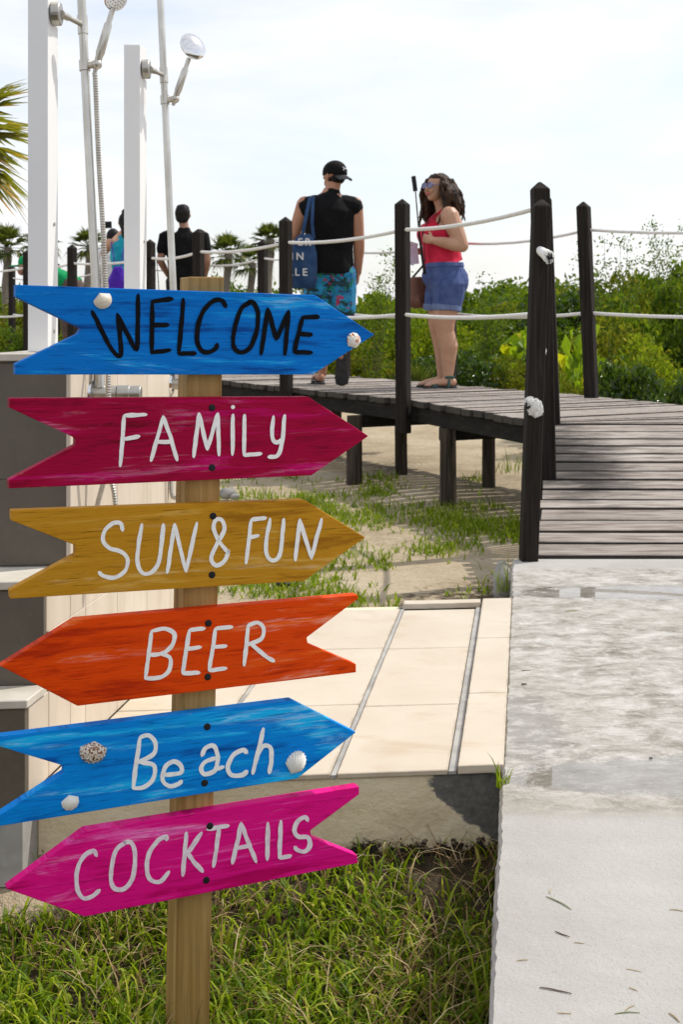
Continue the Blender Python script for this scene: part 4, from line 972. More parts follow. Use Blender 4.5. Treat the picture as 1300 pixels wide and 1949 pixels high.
# the near palm whose fronds reach in from the left
rr = random.Random(4); pc = P(-112, 258, 6.6); z0 = gz(pc.x, pc.y) - .1
t = thing('fan_palm', 'near fan palm with orange tipped fronds reaching in from the left edge', 'palm', (pc.x, pc.y, z0))
mb = MB(); mb.tube([Vector((pc.x + .02 * math.sin(k), pc.y, z0 + (pc.z - z0) * k / 9)) for k in range(10)], [.09 + .008 * (k % 2) for k in range(10)], 10); mb.build('trunk', M['trunk'], t, sm=True)
for k, (ty, tx, yb_) in enumerate([(222, -50, 0), (252, -42, .1), (276, -46, -.1), (305, -50, .1), (236, -60, -.3), (292, -60, .3), (262, -30, .2), (318, -66, -.1)]):
    tip = P(tx, ty, 6.6 + yb_); dv = (tip - pc)
    mb = MB(); fan_frond(mb, pc, dv, dv.length, 22, .36, .040, .14, rr, 2.6); mb.build('frond', GM['palm'], t, fix=False)
for k in range(14):
    a = k * 2.399; el = -.5 + 1.7 * k / 14; dv = Vector((math.cos(a) * math.cos(el) - .35, math.sin(a) * math.cos(el), math.sin(el)))
    mb = MB(); fan_frond(mb, pc, dv, .26, 16, .34, .034, .2, rr, 2.4); mb.build('frond', GM['palm'], t, fix=False)
# little fan palm seedling behind the deck
c = P(792, 738, 11.6); t = thing('palm_seedling', 'small pale palm seedling sprouting behind the deck left of the woman in red', 'plant', (c.x, c.y, gz(c.x, c.y)))
for k in range(4):
    mb = MB(); fan_frond(mb, Vector((c.x, c.y, gz(c.x, c.y) + .45)), (-.4 + .27 * k, -.3, 1.0 - .1 * k), .10, 9, .30, .02, .05, rr, 1.3); mb.build('frond', GM['farpalm'], t, fix=False)

# ---------------------------------------------------------------- grass
def blades(n, place, hgt, wid, seed, segs=3, lean=(.25, 1.0), curl=.5, jit=.5):
    r = np.random.default_rng(seed); V = []; T = []
    base = np.array([place(r) for _ in range(n)], float)
    a = r.uniform(0, 2 * np.pi, n); ln = r.uniform(lean[0], lean[1], n); h = base[:, 3] * hgt * (1 - jit + 2 * jit * r.random(n)); w = wid * r.uniform(.6, 1.35, n)
    dx, dy = np.cos(a), np.sin(a); ta = a + np.pi / 2 + r.normal(size=n) * .5; sx, sy = np.cos(ta), np.sin(ta)
    cv = curl * r.uniform(.2, 1.4, n); rows = []
    for k in range(segs + 1):
        q = k / segs; th = ln * (q ** .8) * 1.0 + cv * q * q
        if k == 0: px_, pz_ = np.zeros(n), np.zeros(n)
        else:
            px_ = px_ + np.sin(th) * h / segs; pz_ = pz_ + np.cos(th) * h / segs
        ww = w * (1 - q) ** .6 * .5 + (.0002 if k == segs else 0)
        cx, cy, cz = base[:, 0] + dx * px_, base[:, 1] + dy * px_, base[:, 2] + np.maximum(pz_, -.0) + .002
        rows.append(np.stack([cx - sx * ww, cy - sy * ww, cz], 1)); rows.append(np.stack([cx + sx * ww, cy + sy * ww, cz + .0], 1))
    V = np.stack(rows, 1).reshape(-1, 3); m_ = 2 * (segs + 1); idx = np.arange(n)[:, None] * m_
    f = []
    for k in range(segs): f += [[2 * k, 2 * k + 1, 2 * k + 3], [2 * k, 2 * k + 3, 2 * k + 2]]
    T = (idx[:, :, None] + np.array(f).reshape(1, -1, 1)[:, :, 0][:, :, None]).reshape(-1) if False else (idx + np.array(f).reshape(1, -1)).reshape(-1)
    me = bpy.data.meshes.new('grass'); me.vertices.add(len(V)); me.vertices.foreach_set('co', V.astype(np.float32).ravel()); nf_ = len(T) // 3
    me.loops.add(nf_ * 3); me.polygons.add(nf_); me.loops.foreach_set('vertex_index', T.astype(np.int32)); me.polygons.foreach_set('loop_start', np.arange(nf_, dtype=np.int32) * 3)
    me.polygons.foreach_set('loop_total', np.full(nf_, 3, np.int32)); me.update(calc_edges=True); smooth(me); return me
def pn(x, y, s, k=0): return mnoise.noise(Vector((x * s, y * s, k)))
def near_place(r, dry=False):
    while True:
        y = r.uniform(1.45, 2.70); x = r.uniform(-1.1, .33); o = x - .14 * y
        if o > -.056: continue
        dens = .78 + .70 * pn(x, y, 3.2, 2 if not dry else 9)
        if y > 2.3: dens -= (y - 2.3) * .5
        if o > -.20 and y > 1.9: dens -= .25
        if o < -.83: dens -= (1.4 if y > 2.44 else .05)
        if dry and o < -.83 and y > 2.44: continue
        if dry: dens = .35 + .9 * pn(x, y, 2.6, 9) + .9 * (o > -.4) * (.4 + o + .0)
        if r.random() < dens: return x, y, gz(x, y), (.75 + .5 * r.random()) * (1 if y < 2.3 else .75)
me = blades(19000, near_place, .052, .0066, 1, 4, (.2, 1.5), 1.1, .75); me.materials.append(GM['grass'])
tag(link('grass', me), 'thick green grass around the foot of the signpost', 'grass', kind='stuff')
me = blades(4200, lambda r: near_place(r, True), .095, .0030, 2, 3, (1.0, 1.75), .25, .8); me.materials.append(GM['straw'])
tag(link('dry_grass', me), 'dry straw and dead stems tangled in the near grass', 'grass', kind='stuff')
def mid_place(r):
    while True:
        d = r.uniform(4.3, 9.6); x = r.uniform(-1.9, 1.05); o = x - .14 * d
        if o > .03 or (d < 4.95 and o > -.07): continue
        v = .75 * pn(x, d * .72, 2.2, 1) + .45 * pn(x, d, 7, 4) + .5 * pn(x, d, 19, 6)
        bias = -.02 + .30 * math.exp(-((d - 7.6) / .55) ** 2) * (1 if x > -.9 else .6) + .34 * math.exp(-((d - 4.75) / .35) ** 2) * (1 if o < -.16 else .1) + .18 * math.exp(-((d - 5.9) / .5) ** 2) * (1 if x < .35 else 0)
        if x > .25 and d < 6.6: bias -= .40
        if d > 8.3: bias -= .28
        if v * 1.15 + bias - .05 > r.uniform(-.30, .75): return x, d, gz(x, d), .7 + .6 * r.random() + (.5 if d > 7 and v > .35 else 0)
me = blades(20000, mid_place, .046, .0085, 3, 2, (.2, 1.2), .5); me.materials.append(GM['lawn'])
tag(link('grass_patches', me), 'bright grass growing in patches on the sand below the boardwalk', 'grass', kind='stuff')
def tuft(px, py, z, n, h, w, label, seed, mat='grass', spread=.03, name='grass_tuft', dirb=None):
    d = FPX * (EYE - z) / (py - HY); x = (px - CX) * d / FPX; r0 = np.random.default_rng(seed)
    me = blades(n, lambda r: (x + r.normal() * spread, d + r.normal() * spread, z, 1), h, w, seed, 4, (.1, 1.2), .6); me.materials.append(GM[mat])
    tag(link(name, me), label, 'grass tuft')
tuft(25, 1625, .10, 170, .075, .004, 'dark grass tuft at the left edge against the platform wall', 31, spread=.045)
tuft(172, 1600, .10, 16, .06, .003, 'small sprig growing against the platform wall above the pink board', 32, spread=.008)
tuft(775, 1572, .10, 26, .10, .003, 'tall thin grass sprig against the platform wall near its corner', 33, spread=.02, mat='lawn')
tuft(905, 1590, .08, 80, .10, .004, 'dark grass tuft in the shaded corner beside the concrete path', 34, spread=.05)
tuft(955, 1500, .272, 12, .05, .005, 'green blades sprouting from the crack at the path edge', 35, spread=.006, mat='lawn')
tuft(925, 1950, .01, 10, .17, .006, 'two bright tall grass shoots at the foot of the path edge', 36, spread=.012, mat='lawn')
tuft(960, 1128, .10, 14, .13, .005, 'yellow green sprig between tile platform and rounded rock', 37, spread=.012, mat='lawn')
tuft(975, 900, .03, 60, .16, .005, 'seeding weed clump beside the foot of the near ramp post', 38, spread=.10, mat='lawn')
# ================================================================ people
def skin_mat(name, c1, c2):
    m, t, b, out = new_mat(name); v = coords(t)
    t.links.new(ramp(t, noise(t, v, 9, 5), [(.35, c1), (.65, c2)]), b.inputs['Base Color']); b.inputs['Roughness'].default_value = .48
    b.inputs['Subsurface Weight'].default_value = .12; b.inputs['Subsurface Radius'].default_value = (.02, .008, .004); b.inputs['Specular IOR Level'].default_value = .35
    bump(t, b, noise(t, v, 120, 4), .06, .003); return m
def cloth_mat(name, c1, c2, weave=300, rough=.85, bm_=.25):
    m, t, b, out = new_mat(name); v = coords(t)
    t.links.new(ramp(t, noise(t, v, 10, 6), [(.35, c1), (.65, c2)]), b.inputs['Base Color']); b.inputs['Roughness'].default_value = rough; b.inputs['Specular IOR Level'].default_value = .12
    b.inputs['Sheen Weight'].default_value = .04
    bump(t, b, noise(t, v, weave, 3), bm_, .002); return m
SK_W = skin_mat('tanned_skin', (.42, .235, .15), (.50, .29, .19)); SK_M = skin_mat('warm_skin', (.36, .17, .10), (.44, .22, .135)); SK_D = skin_mat('brown_skin', (.25, .13, .08), (.32, .17, .11))
RED = cloth_mat('red_knit', (.50, .016, .045), (.64, .030, .075)); BLK = cloth_mat('black_cotton', (.0035, .0035, .004), (.007, .007, .008))
DENIM = cloth_mat('blue_denim', (.042, .065, .185), (.085, .125, .28), 500, .85, .4); DENIM_L = cloth_mat('faded_denim_cuff', (.11, .15, .29), (.17, .22, .37), 500)
NAVY = cloth_mat('denim_blue_canvas', (.018, .048, .125), (.040, .085, .18), 400); PURP = cloth_mat('purple_nylon', (.05, .012, .30), (.085, .022, .42), 200, .5)
TURQ = cloth_mat('turquoise_cotton', (.01, .24, .33), (.03, .36, .45)); WHT = cloth_mat('white_cotton', (.62, .62, .64), (.74, .74, .75)); GRN = cloth_mat('green_cotton', (.0, .20, .06), (.01, .30, .10)); GREYC = cloth_mat('dark_grey_cotton', (.02, .02, .022), (.04, .04, .043)); KHAKI = cloth_mat('brown_trousers', (.09, .06, .05), (.13, .09, .075))
BROWNL = simple('brown_leather', (.10, .035, .018), (.17, .062, .03), 16, .5, bmp=.1); SOLE = simple('black_rubber', (.012, .012, .012), (.03, .03, .03), 20, .7, bmp=.3, bscale=250); TEAL = simple('dark_teal_leather', (.006, .04, .035), (.014, .065, .055), 20, .45)
HAIR = simple('dark_brown_hair', (.008, .0045, .003), (.060, .029, .015), 30, .6, (1, 1, .3), bmp=.5, bscale=120, spec=.2); HAIRB = simple('black_hair', (.006, .005, .005), (.016, .013, .012), 30, .6, (1, 1, .4), bmp=.4, bscale=120, spec=.2)
LENS = simple('violet_lens', (.10, .12, .26), (.20, .22, .38), 30, .08, spec=.8); LIP = simple('rose_lips', (.42, .07, .075), None, 9, .4); PAPER = simple('pale_paper', (.58, .56, .72), (.72, .70, .80), 8, .8)
def tropical():
    m, t, b, out = new_mat('tropical_print'); v = coords(t)
    base = ramp(t, noise(t, v, 9, 3), [(.35, (.0, .15, .36)), (.65, (.015, .30, .58))])
    lf = noise(t, coords(t, (1, 1, 1.5), rot=(.4, .5, .7)), 9, 5, .6, 1.2); base = mixc(t, ramp_f(t, lf, .49, .54), base, (.004, .035, .05))
    lf2 = noise(t, coords(t, (1.4, 1, 1), rot=(1.1, .2, .3)), 15, 4, .55, 1.0); base = mixc(t, ramp_f(t, lf2, .55, .60), base, (.005, .20, .14))
    fl = noise(t, coords(t, (1, 1, 1), rot=(.2, 1.2, .9)), 17, 4, .55, .6); base = mixc(t, ramp_f(t, fl, .60, .63), base, (.42, .03, .11))
    t.links.new(base, b.inputs['Base Color']); b.inputs['Roughness'].default_value = .75; return m
TROP = tropical()

def hand(mb, w, d, n, side, curl=.5, sz=1.0, spread=1.0, thumb=.7):
    """palm, four bent fingers and a thumb; d = towards the fingers, n = towards the palm side, side = towards the thumb"""
    d, n, side = Vector(d).normalized(), Vector(n).normalized(), Vector(side).normalized()
    side = (side - d * side.dot(d)).normalized(); n = (n - d * n.dot(d)); n = (n - side * n.dot(side)).normalized()
    mb.limb([w - d * .01, w + d * .035 * sz, w + d * .075 * sz], [(.024 * sz, .017 * sz), (.038 * sz, .016 * sz), (.038 * sz, .0135 * sz)], 12, side)
    for i, l in enumerate((.92, 1.0, .95, .75)):
        b0 = w + d * .078 * sz + side * (.029 - .0193 * i) * sz * spread; p = b0 - d * .02; pts = [p, b0]; a = .1
        for k, s_ in enumerate((.040, .027, .021)):
            a += curl * (1.0, 1.15, .8)[k]; p = pts[-1] + (d * math.cos(a) + n * math.sin(a)) * s_ * l * sz; pts.append(p)
        mb.limb(pts, [.0095 * sz, .0095 * sz, .0088 * sz, .008 * sz, .0068 * sz], 8)
    b0 = w + d * .020 * sz + side * .026 * sz; b1 = b0 + (d * .6 + side * .75 + n * .25).normalized() * .036 * sz; b2 = b1 + (d * .8 + side * .1 + n * thumb).normalized() * .030 * sz; b3 = b2 + (d * .6 - side * .35 * thumb + n * thumb).normalized() * .024 * sz
    mb.limb([b0, b1, b2, b3], [.013 * sz, .0115 * sz, .0098 * sz, .0078 * sz], 8)
def V3(*a): return Vector(a)
def foot(mb, heel, dirv, ln=.23, w=.043, up=(0, 0, 1)):
    d = Vector(dirv).normalized(); u = Vector(up); s_ = d.cross(u)
    mb.limb([heel + u * .034, heel + d * ln * .35 + u * .036, heel + d * ln * .68 + u * .026, heel + d * ln * .88 + u * .018], [(.032, .032), (.034, .032), (w, .023), (w * .92, .015)], 12, s_)
    for i in range(5):
        q = heel + d * ln * (.90 - .03 * abs(i - 1.2)) + s_ * (i - 2) * .0165 + u * .013
        mb.limb([q, q + d * .024], [.0105 if i else .012, .009], 8)
def wrinkle(amp, sc, seed=0):
    def f(co):
        q = Vector((co.x * sc, co.y * sc, co.z * sc * .55)); return amp * (mnoise.noise(q + Vector((seed, 0, 0))) + .5 * mnoise.noise(q * 2.3 + Vector((0, seed, 0))))
    return f
def part(name, mb, mat, root, voxel=.007, iters=4, fn=None, label=None):
    me = remeshed(mb, voxel, iters, noise_fn=fn); o = add_mesh(name, me, mat, root, True)
    if label: o['label'] = label
    return o

# ---------------------------------------------------------------- woman in red
wx = P(842, 738, 10.14); wz = DZ
wo_ = thing('person', 'woman in red halter top and denim shorts holding a selfie stick', 'person', (wx.x, wx.y, wz), R(8))
b = MB()
# legs (facing -X, her left side towards the camera)
for y, dx in ((-.085, .004), (.085, -.008)):
    b.limb([V3(.03 + dx * .3, y, .80), V3(.015 + dx * .6, y * .98, .66), V3(-.005 + dx, y * .95, .50), V3(.002 + dx, y * .92, .43), V3(.030 + dx, y * .90, .32), V3(.028 + dx, y * .86, .19), V3(.024 + dx, y * .85, .085)],
           [.116, .106, .082, .071, .073, .053, .039], 14)
    foot(b, V3(.062 + dx, y * .85, .014), (-1, -.10 if y < 0 else .10, 0), .225)
b.limb([V3(.03, -.085, .80), V3(.03, .085, .80)], [.125, .125], 14); b.ell((.02, 0, .86), (.135, .175, .13))
b.limb([V3(.02, 0, .86), V3(0, 0, .97), V3(-.005, 0, 1.08), V3(-.01, 0, 1.20), V3(.005, 0, 1.30), V3(.01, 0, 1.345)], [(.175, .135), (.148, .122), (.142, .122), (.152, .118), (.15, .088), (.10, .062)], 16, (0, 1, 0))
for y in (-.07, .07): b.ell((-.085, y, 1.185), (.075, .072, .075))
b.limb([V3(.012, 0, 1.34), V3(-.005, 0, 1.40), V3(-.025, 0, 1.46)], [.062, .050, .048], 12)
hz, hx = 1.545, -.045
body_b, b = b, MB()
b.ell((hx + .012, 0, hz + .012), (.092, .074, .100), nu=20, nv=14); b.ell((hx - .035, 0, hz - .045), (.058, .057, .062)); b.ell((hx - .062, 0, hz - .082), (.026, .028, .024))
b.limb([V3(hx - .082, 0, hz + .018), V3(hx - .104, 0, hz - .018)], [.010, .015], 8); b.ell((hx - .082, .026, hz - .03), (.022, .020, .020)); b.ell((hx - .082, -.026, hz - .03), (.022, .020, .020))
b.limb([V3(hx - .085, -.02, hz - .056), V3(hx - .09, 0, hz - .054), V3(hx - .085, .02, hz - .056)], [.010, .011, .010], 8)
for y in (-.076, .076): b.ell((hx + .018, y, hz - .005), (.018, .010, .028))
HC = V3(hx + .02, 0, 0); HR = Matrix.Translation(HC) @ Matrix.Rotation(R(30), 4, 'Z') @ Matrix.Translation(-HC)
def turn(mb_): mb_.v = [tuple(HR @ Vector(p)) for p in mb_.v]; return mb_
turn(b); body_b.add(b.v, b.f); b = body_b
# near arm: elbow behind, forearm forward to the stick
shL, elL, wrL = V3(.02, -.165, 1.315), V3(.105, -.220, 1.085), V3(-.115, -.205, 1.125)
b.limb([shL, shL.lerp(elL, .35), shL.lerp(elL, .75), elL], [.074, .070, .060, .050], 12); b.limb([elL, elL.lerp(wrL, .3), elL.lerp(wrL, .7), wrL], [.050, .051, .040, .028], 12)
gp = V3(-.200, -.180, 1.150)     # where the stick is held
hand(b, wrL, gp - wrL + V3(0, .03, .0), (0, 1, .1), (0, -.1, 1), .85, .92, .95, .9)
shR, elR, wrR = V3(.0, .165, 1.315), V3(.02, .235, 1.07), V3(-.16, .16, 1.06)
b.limb([shR, shR.lerp(elR, .5), elR], [.060, .053, .043], 12); b.limb([elR, elR.lerp(wrR, .4), wrR], [.043, .041, .026], 12)
hand(b, wrR, (-1, -.1, .1), (0, -1, -.2), (0, -.2, 1), .6, .92)
me = remeshed(b, .0052, 3); body = add_mesh('body', me, SK_W, wo_, True)
def torso_top(infl=.020):
    c = MB(); k = infl
    c.limb([V3(.02, 0, .935), V3(.005, 0, .97), V3(-.005, 0, 1.08), V3(-.012, 0, 1.18), V3(-.005, 0, 1.235)], [(.172 + k, .135 + k), (.156 + k, .130 + k), (.148 + k, .125 + k), (.150 + k, .118 + k), (.118 + k, .085 + k)], 18, (0, 1, 0), False)
    for y in (-.07, .07):
        c.ell((-.088, y, 1.185), (.080 + k, .074 + k, .080 + k))
        c.limb([V3(-.115, y * 1.0, 1.225), V3(-.085, y * .9, 1.30), V3(-.02, y * .85, 1.362), V3(.055, y * .62, 1.335)], [(.036, .016), (.033, .014), (.030, .014), (.028, .014)], 10, (0, 1, 0))
        c.limb([V3(.07, y * .4, 1.34), V3(.115, y * .3, 1.22), V3(.11, y * .4, 1.12)], [(.035, .016), (.045, .018), (.06, .02)], 10, (0, 1, 0))
    return c
part('top', torso_top(), RED, wo_, .006, 3, wrinkle(.0035, 17, 2))
c = MB()
c.ell((.028, 0, .845), (.172, .205, .135)); c.limb([V3(.015, 0, .86), V3(.012, 0, .92), V3(.010, 0, .958)], [(.198, .160), (.192, .154), (.184, .146)], 16, (0, 1, 0), True, False); c.ell((-.055, 0, .86), (.105, .15, .10))
for y, dx in ((-.088, .010), (.088, -.015)):
    c.ell((.082, y * .95, .815), (.108, .103, .112)); c.limb([V3(.03, y, .80), V3(.018 + dx, y, .70), V3(.000 + dx * 1.3, y, .600)], [.138, .124, .108], 16, None, True, False)
sh_ = part('shorts', c, DENIM, wo_, .0065, 3, lambda co: wrinkle(.004, 20, 5)(co) * min(1, max(0, (.93 - co.z) * 20)))
c = MB()
for y, dx in ((-.088, .010), (.088, -.015)): c.tube([V3(.005 + dx * 1.3, y, .640), V3(.005 + dx * 1.3, y, .636), V3(.0 + dx * 1.3, y, .602), V3(.0 + dx * 1.3, y, .598)], [.108, .1155, .1125, .102], 24)
q = c.build('cuff', DENIM_L, None, sm=True); q.parent = sh_
c = MB(); c.tube([V3(.011, 0, .930), V3(.011, 0, .934), V3(.010, 0, .962), V3(.010, 0, .965)], [(.190, .152), (.196, .158), (.190, .152), (.180, .144)], 28, side=(0, 1, 0)); q = c.build('waistband', DENIM, None, sm=True); q.parent = sh_
# hair: a loose cap and many wavy locks falling to the shoulders
c = MB(); rr = random.Random(3)
c.ell((hx + .032, 0, hz + .026), (.090, .084, .088)); c.ell((hx + .055, 0, hz - .05), (.060, .082, .10)); c.ell((hx + .005, 0, hz + .072), (.072, .066, .036))
for y in (-1, 1):
    for i in range(20):
        a = rr.uniform(0, 1); st = V3(hx - .035 + .11 * a, y * (.070 + .02 * rr.random()), hz + .06 - .05 * a); 
        en = V3(hx - .05 + .20 * a + rr.uniform(-.03, .03), y * (.080 + rr.uniform(0, .070)), hz - (.20 if y < 0 else .27) - rr.uniform(-.05, .09) + .05 * a)
        ph = rr.uniform(0, 6); pts = []
        for k in range(9):
            q_ = k / 8; p = st.lerp(en, q_) + V3(math.sin(q_ * 9 + ph) * .014, y * (.035 * math.sin(q_ * 3.1)) + math.cos(q_ * 9 + ph) * .012, 0); pts.append(p)
        c.limb(pts, [.018, .020, .019, .018, .016, .015, .013, .010, .005], 7)
for i in range(26):
    a = rr.uniform(-1.3, 1.3); st = V3(hx + .05 + .05 * math.cos(a), .085 * math.sin(a), hz + .05); en = V3(hx + .150 + rr.uniform(-.03, .035), .13 * math.sin(a) + rr.uniform(-.02, .02), hz - .21 - rr.uniform(-.06, .07)); ph = rr.uniform(0, 6)
    c.limb([st.lerp(en, k / 8) + V3(.03 * math.sin(k / 8 * 3.1) + math.sin(k * 1.1 + ph) * .013, math.cos(k * 1.1 + ph) * .013, 0) for k in range(9)], [.018, .018, .018, .017, .015, .014, .012, .009, .005], 7)
turn(c); part('hair', c, HAIR, wo_, .0062, 1, wrinkle(.006, 60, 9))
# sunglasses
c = MB()
for y in (-.031, .031):
    ctr = V3(hx - .100, y, hz + .010); c.prism([ctr + V3(-.004 * math.cos(a * .3927), math.cos(a * .3927) * .027, math.sin(a * .3927) * .021) for a in range(16)], V3(.004, 0, 0))
q = turn(c).build('sunglasses', LENS, wo_, local=True)
c = MB()
for y in (-.031, .031): c.tube([V3(hx - .1055, y + math.cos(a * .3927) * .0275, hz + .010 + math.sin(a * .3927) * .0215) for a in range(17)], .0026, 5)
c.tube([V3(hx - .105, -.008, hz + .016), V3(hx - .108, 0, hz + .018), V3(hx - .105, .008, hz + .016)], .0025, 5)
for y in (-1, 1): c.tube([V3(hx - .104, y * .057, hz + .016), V3(hx - .04, y * .078, hz + .012), V3(hx + .02, y * .082, hz + .010)], .0026, 5)
f_ = turn(c).build('frame', simple('lilac_frame', (.16, .13, .30), None, 5, .3), None); f_.parent = q
c = MB(); c.limb([V3(hx - .098, -.020, hz - .053), V3(hx - .1045, 0, hz - .056), V3(hx - .098, .020, hz - .053)], [(.007, .004), (.0085, .006), (.007, .004)], 8, (0, 0, 1)); turn(c).build('mouth', LIP, wo_, sm=True, local=True)
# sandals
for y, dx in ((-.085, .004), (.085, -.008)):
    c = MB(); h_ = V3(.066 + dx, y * .85, 0); d_ = V3(-1, -.10 if y < 0 else .10, 0).normalized(); s_ = d_.cross(V3(0, 0, 1))
    ol = [h_ + d_ * l + s_ * w for l, w in ((-.03, .0), (-.02, .026), (.03, .033), (.12, .036), (.18, .046), (.225, .038), (.245, .0), (.225, -.036), (.18, -.044), (.12, -.034), (.03, -.032), (-.02, -.026))]
    c.prism([p + V3(0, 0, .002) for p in ol], V3(0, 0, .013)); so = c.build('sandal', SOLE, wo_, local=True, bevel=.002)
    c = MB()
    def strap(l0, l1, w, z): c.tube([h_ + d_ * (l0 + (l1 - l0) * (k / 8)) + s_ * (w * math.cos(k / 8 * math.pi)) + V3(0, 0, .012 + z * math.sin(k / 8 * math.pi)) for k in range(9)], [(.011, .003)] * 9, 6, True, d_)
    strap(.185, .165, .047, .034); strap(.10, .15, .042, .052); strap(.02, .05, .040, .075)
    c.tube([h_ + V3(0, 0, .085) - d_ * .0 + (d_ * -math.cos(a * .5236) + s_ * math.sin(a * .5236)) * .041 + d_ * .035 for a in range(13)], [(.011, .003)] * 13, 6, True, (0, 0, 1))
    q = c.build('strap', TEAL, None, sm=True); q.parent = so
# things she carries (each a thing of its own)
Mw = world_of(wo_)
st = thing('selfie_stick', 'black selfie stick held upright in the hand of the woman in red', 'selfie stick', Mw @ V3(-.175, -.215, .92))
gpw = Mw @ (gp + V3(-.012, .014, 0)); tp_ = P(791, 364, gpw.y - .02); bt_ = P(809, 522, gpw.y + .01); tt_ = P(787, 335, gpw.y - .025)
c = MB(); c.tube([gpw.lerp(bt_, -.1), bt_], [.009, .013], 10); c.build('grip', M['blackplastic'], st, sm=True)
c = MB(); c.tube([tp_, gpw.lerp(bt_, -.05)], [.0042, .0062], 8); c.build('pole', M['blackplastic'], st, sm=True)
c = MB(); ax_ = (tt_ - tp_).normalized(); c.box((tt_ + tp_) / 2, (.021, .012, (tt_ - tp_).length / 2), ax_.to_track_quat('Z', 'Y').to_matrix()); c.build('phone_clamp', M['blackplastic'], st, bevel=.004)
c = MB(); pw = Mw @ V3(-.235, .10, 1.045); rot = Matrix.Rotation(R(28), 3, 'Z') @ Matrix.Rotation(R(14), 3, 'Y')
c.box(pw, (.055, .003, .088), rot); c.box(pw + V3(.014, .007, -.01), (.055, .0025, .08), Matrix.Rotation(R(20), 3, 'Z') @ Matrix.Rotation(R(-6), 3, 'Y'))
tag(c.build('papers', PAPER, None), 'pale lilac papers in the far hand of the woman in red', 'papers')
bg_ = thing('shoulder_bag', 'brown leather bag hanging at the far side of the woman in red', 'bag', Mw @ V3(-.10, .27, .72)); c = MB()
bc = Mw @ V3(-.155, .20, .76); c.limb([bc + V3(0, 0, -.10), bc + V3(0, 0, .07)], [(.105, .05), (.090, .035)], 16, Mw.to_3x3() @ V3(1, 0, 0)); me = remeshed(c, .008, 4, noise_fn=wrinkle(.006, 16, 1)); add_mesh('pouch', me, BROWNL, bg_)
c = MB(); c.tube([bc + V3(-.06, 0, .07), Mw @ V3(-.11, .20, .95), Mw @ V3(-.115, .17, 1.15), Mw @ V3(-.075, .145, 1.31), Mw @ V3(.0, .125, 1.385), Mw @ V3(.085, .14, 1.28), Mw @ V3(.10, .20, 1.0), bc + V3(.07, 0, .07)], [(.009, .003)] * 8, 6, True, (0, 0, 1)); c.build('strap', M['blackplastic'], bg_, sm=True)
c = MB(); c.tube([Mw @ V3(-.060, -.085, 1.345), Mw @ V3(-.140, -.110, 1.27), Mw @ V3(-.180, -.115, 1.19), Mw @ V3(-.165, -.115, 1.09), Mw @ V3(-.155, -.105, .97)], [(.009, .003)] * 5, 6, True, Mw.to_3x3() @ V3(0, 1, 0))
tag(c.build('lanyard', M['blackplastic'], None, sm=True), 'thin dark lanyard hanging down the front of the red top', 'lanyard')

# ---------------------------------------------------------------- man with the tote bag (seen from behind, walking away along +Y)
mx_ = P(625, 734, 10.6)
mo = thing('person', 'man seen from behind in black sleeveless shirt, backwards cap and tropical print shorts', 'person', (mx_.x, mx_.y, DZ), 0); mo.scale = (1.035, 1.035, 1.035)
b = MB()
b.limb([V3(-.075, 0, .90), V3(-.07, .03, .68), V3(-.06, .05, .50), V3(-.055, .045, .44), V3(-.05, .0, .32), V3(-.048, -.01, .18), V3(-.048, 0, .09)], [.10, .085, .064, .058, .060, .044, .036], 14)
foot(b, V3(-.06, -.045, .022), (-.18, 1, 0), .26, .047)
b.limb([V3(.09, 0, .90), V3(.10, .05, .68), V3(.105, .06, .49), V3(.105, .03, .44), V3(.102, -.10, .36), V3(.10, -.20, .28), V3(.10, -.265, .235)], [.10, .085, .064, .058, .060, .044, .036], 14)
foot(b, V3(.10, -.275, .255), (.02, .30, -1), .24, .045, (0, 1, .30))
b.ell((.01, 0, .92), (.165, .12, .13)); b.limb([V3(.01, 0, .90), V3(.01, 0, 1.05), V3(.01, -.01, 1.22), V3(.012, -.015, 1.36), V3(.015, -.01, 1.44), V3(.02, 0, 1.49)], [(.155, .11), (.15, .11), (.175, .12), (.185, .105), (.14, .075), (.075, .06)], 18, (1, 0, 0))
b.limb([V3(.022, 0, 1.46), V3(.035, .01, 1.53), V3(.045, .015, 1.58)], [.064, .058, .056], 12)
hm = V3(.050, .02, 1.635); bdir0 = V3(.80, -.60, 0).normalized(); b.ell(hm + V3(0, 0, .012), (.076, .095, .098), Matrix.Rotation(R(48), 3, 'Z'), 18, 12); b.ell(hm - bdir0 * .042 + V3(0, 0, -.055), (.052, .052, .055)); b.ell(hm - bdir0 * .100 + V3(0, 0, -.012), (.014, .014, .018))
for s_ in (-1, 1): b.ell(hm + Matrix.Rotation(R(48), 3, 'Z') @ V3(s_ * .078, .005, -.012), (.010, .018, .030))
sR, eR, wR = V3(.205, 0, 1.40), V3(.240, -.01, 1.13), V3(.232, .05, .875)
b.limb([sR, sR.lerp(eR, .4), sR.lerp(eR, .8), eR], [.066, .058, .048, .044], 12); b.limb([eR, eR.lerp(wR, .3), eR.lerp(wR, .7), wR], [.044, .046, .036, .028], 12); hand(b, wR, (-.10, .12, -1), (-1, 0, 0), (0, 1, .0), .45, 1.05)
sL, eL, wL = V3(-.185, 0, 1.405), V3(-.275, .01, 1.165), V3(-.20, .20, 1.22)
b.limb([sL, sL.lerp(eL, .4), sL.lerp(eL, .8), eL], [.066, .058, .048, .044], 12); b.limb([eL, eL.lerp(wL, .4), wL], [.044, .042, .028], 12); hand(b, wL, (.6, .1, .6), (.5, -.6, .3), (0, .4, 1), .9, 1.0)
me = remeshed(b, .0056, 3); add_mesh('body', me, SK_M, mo, True)
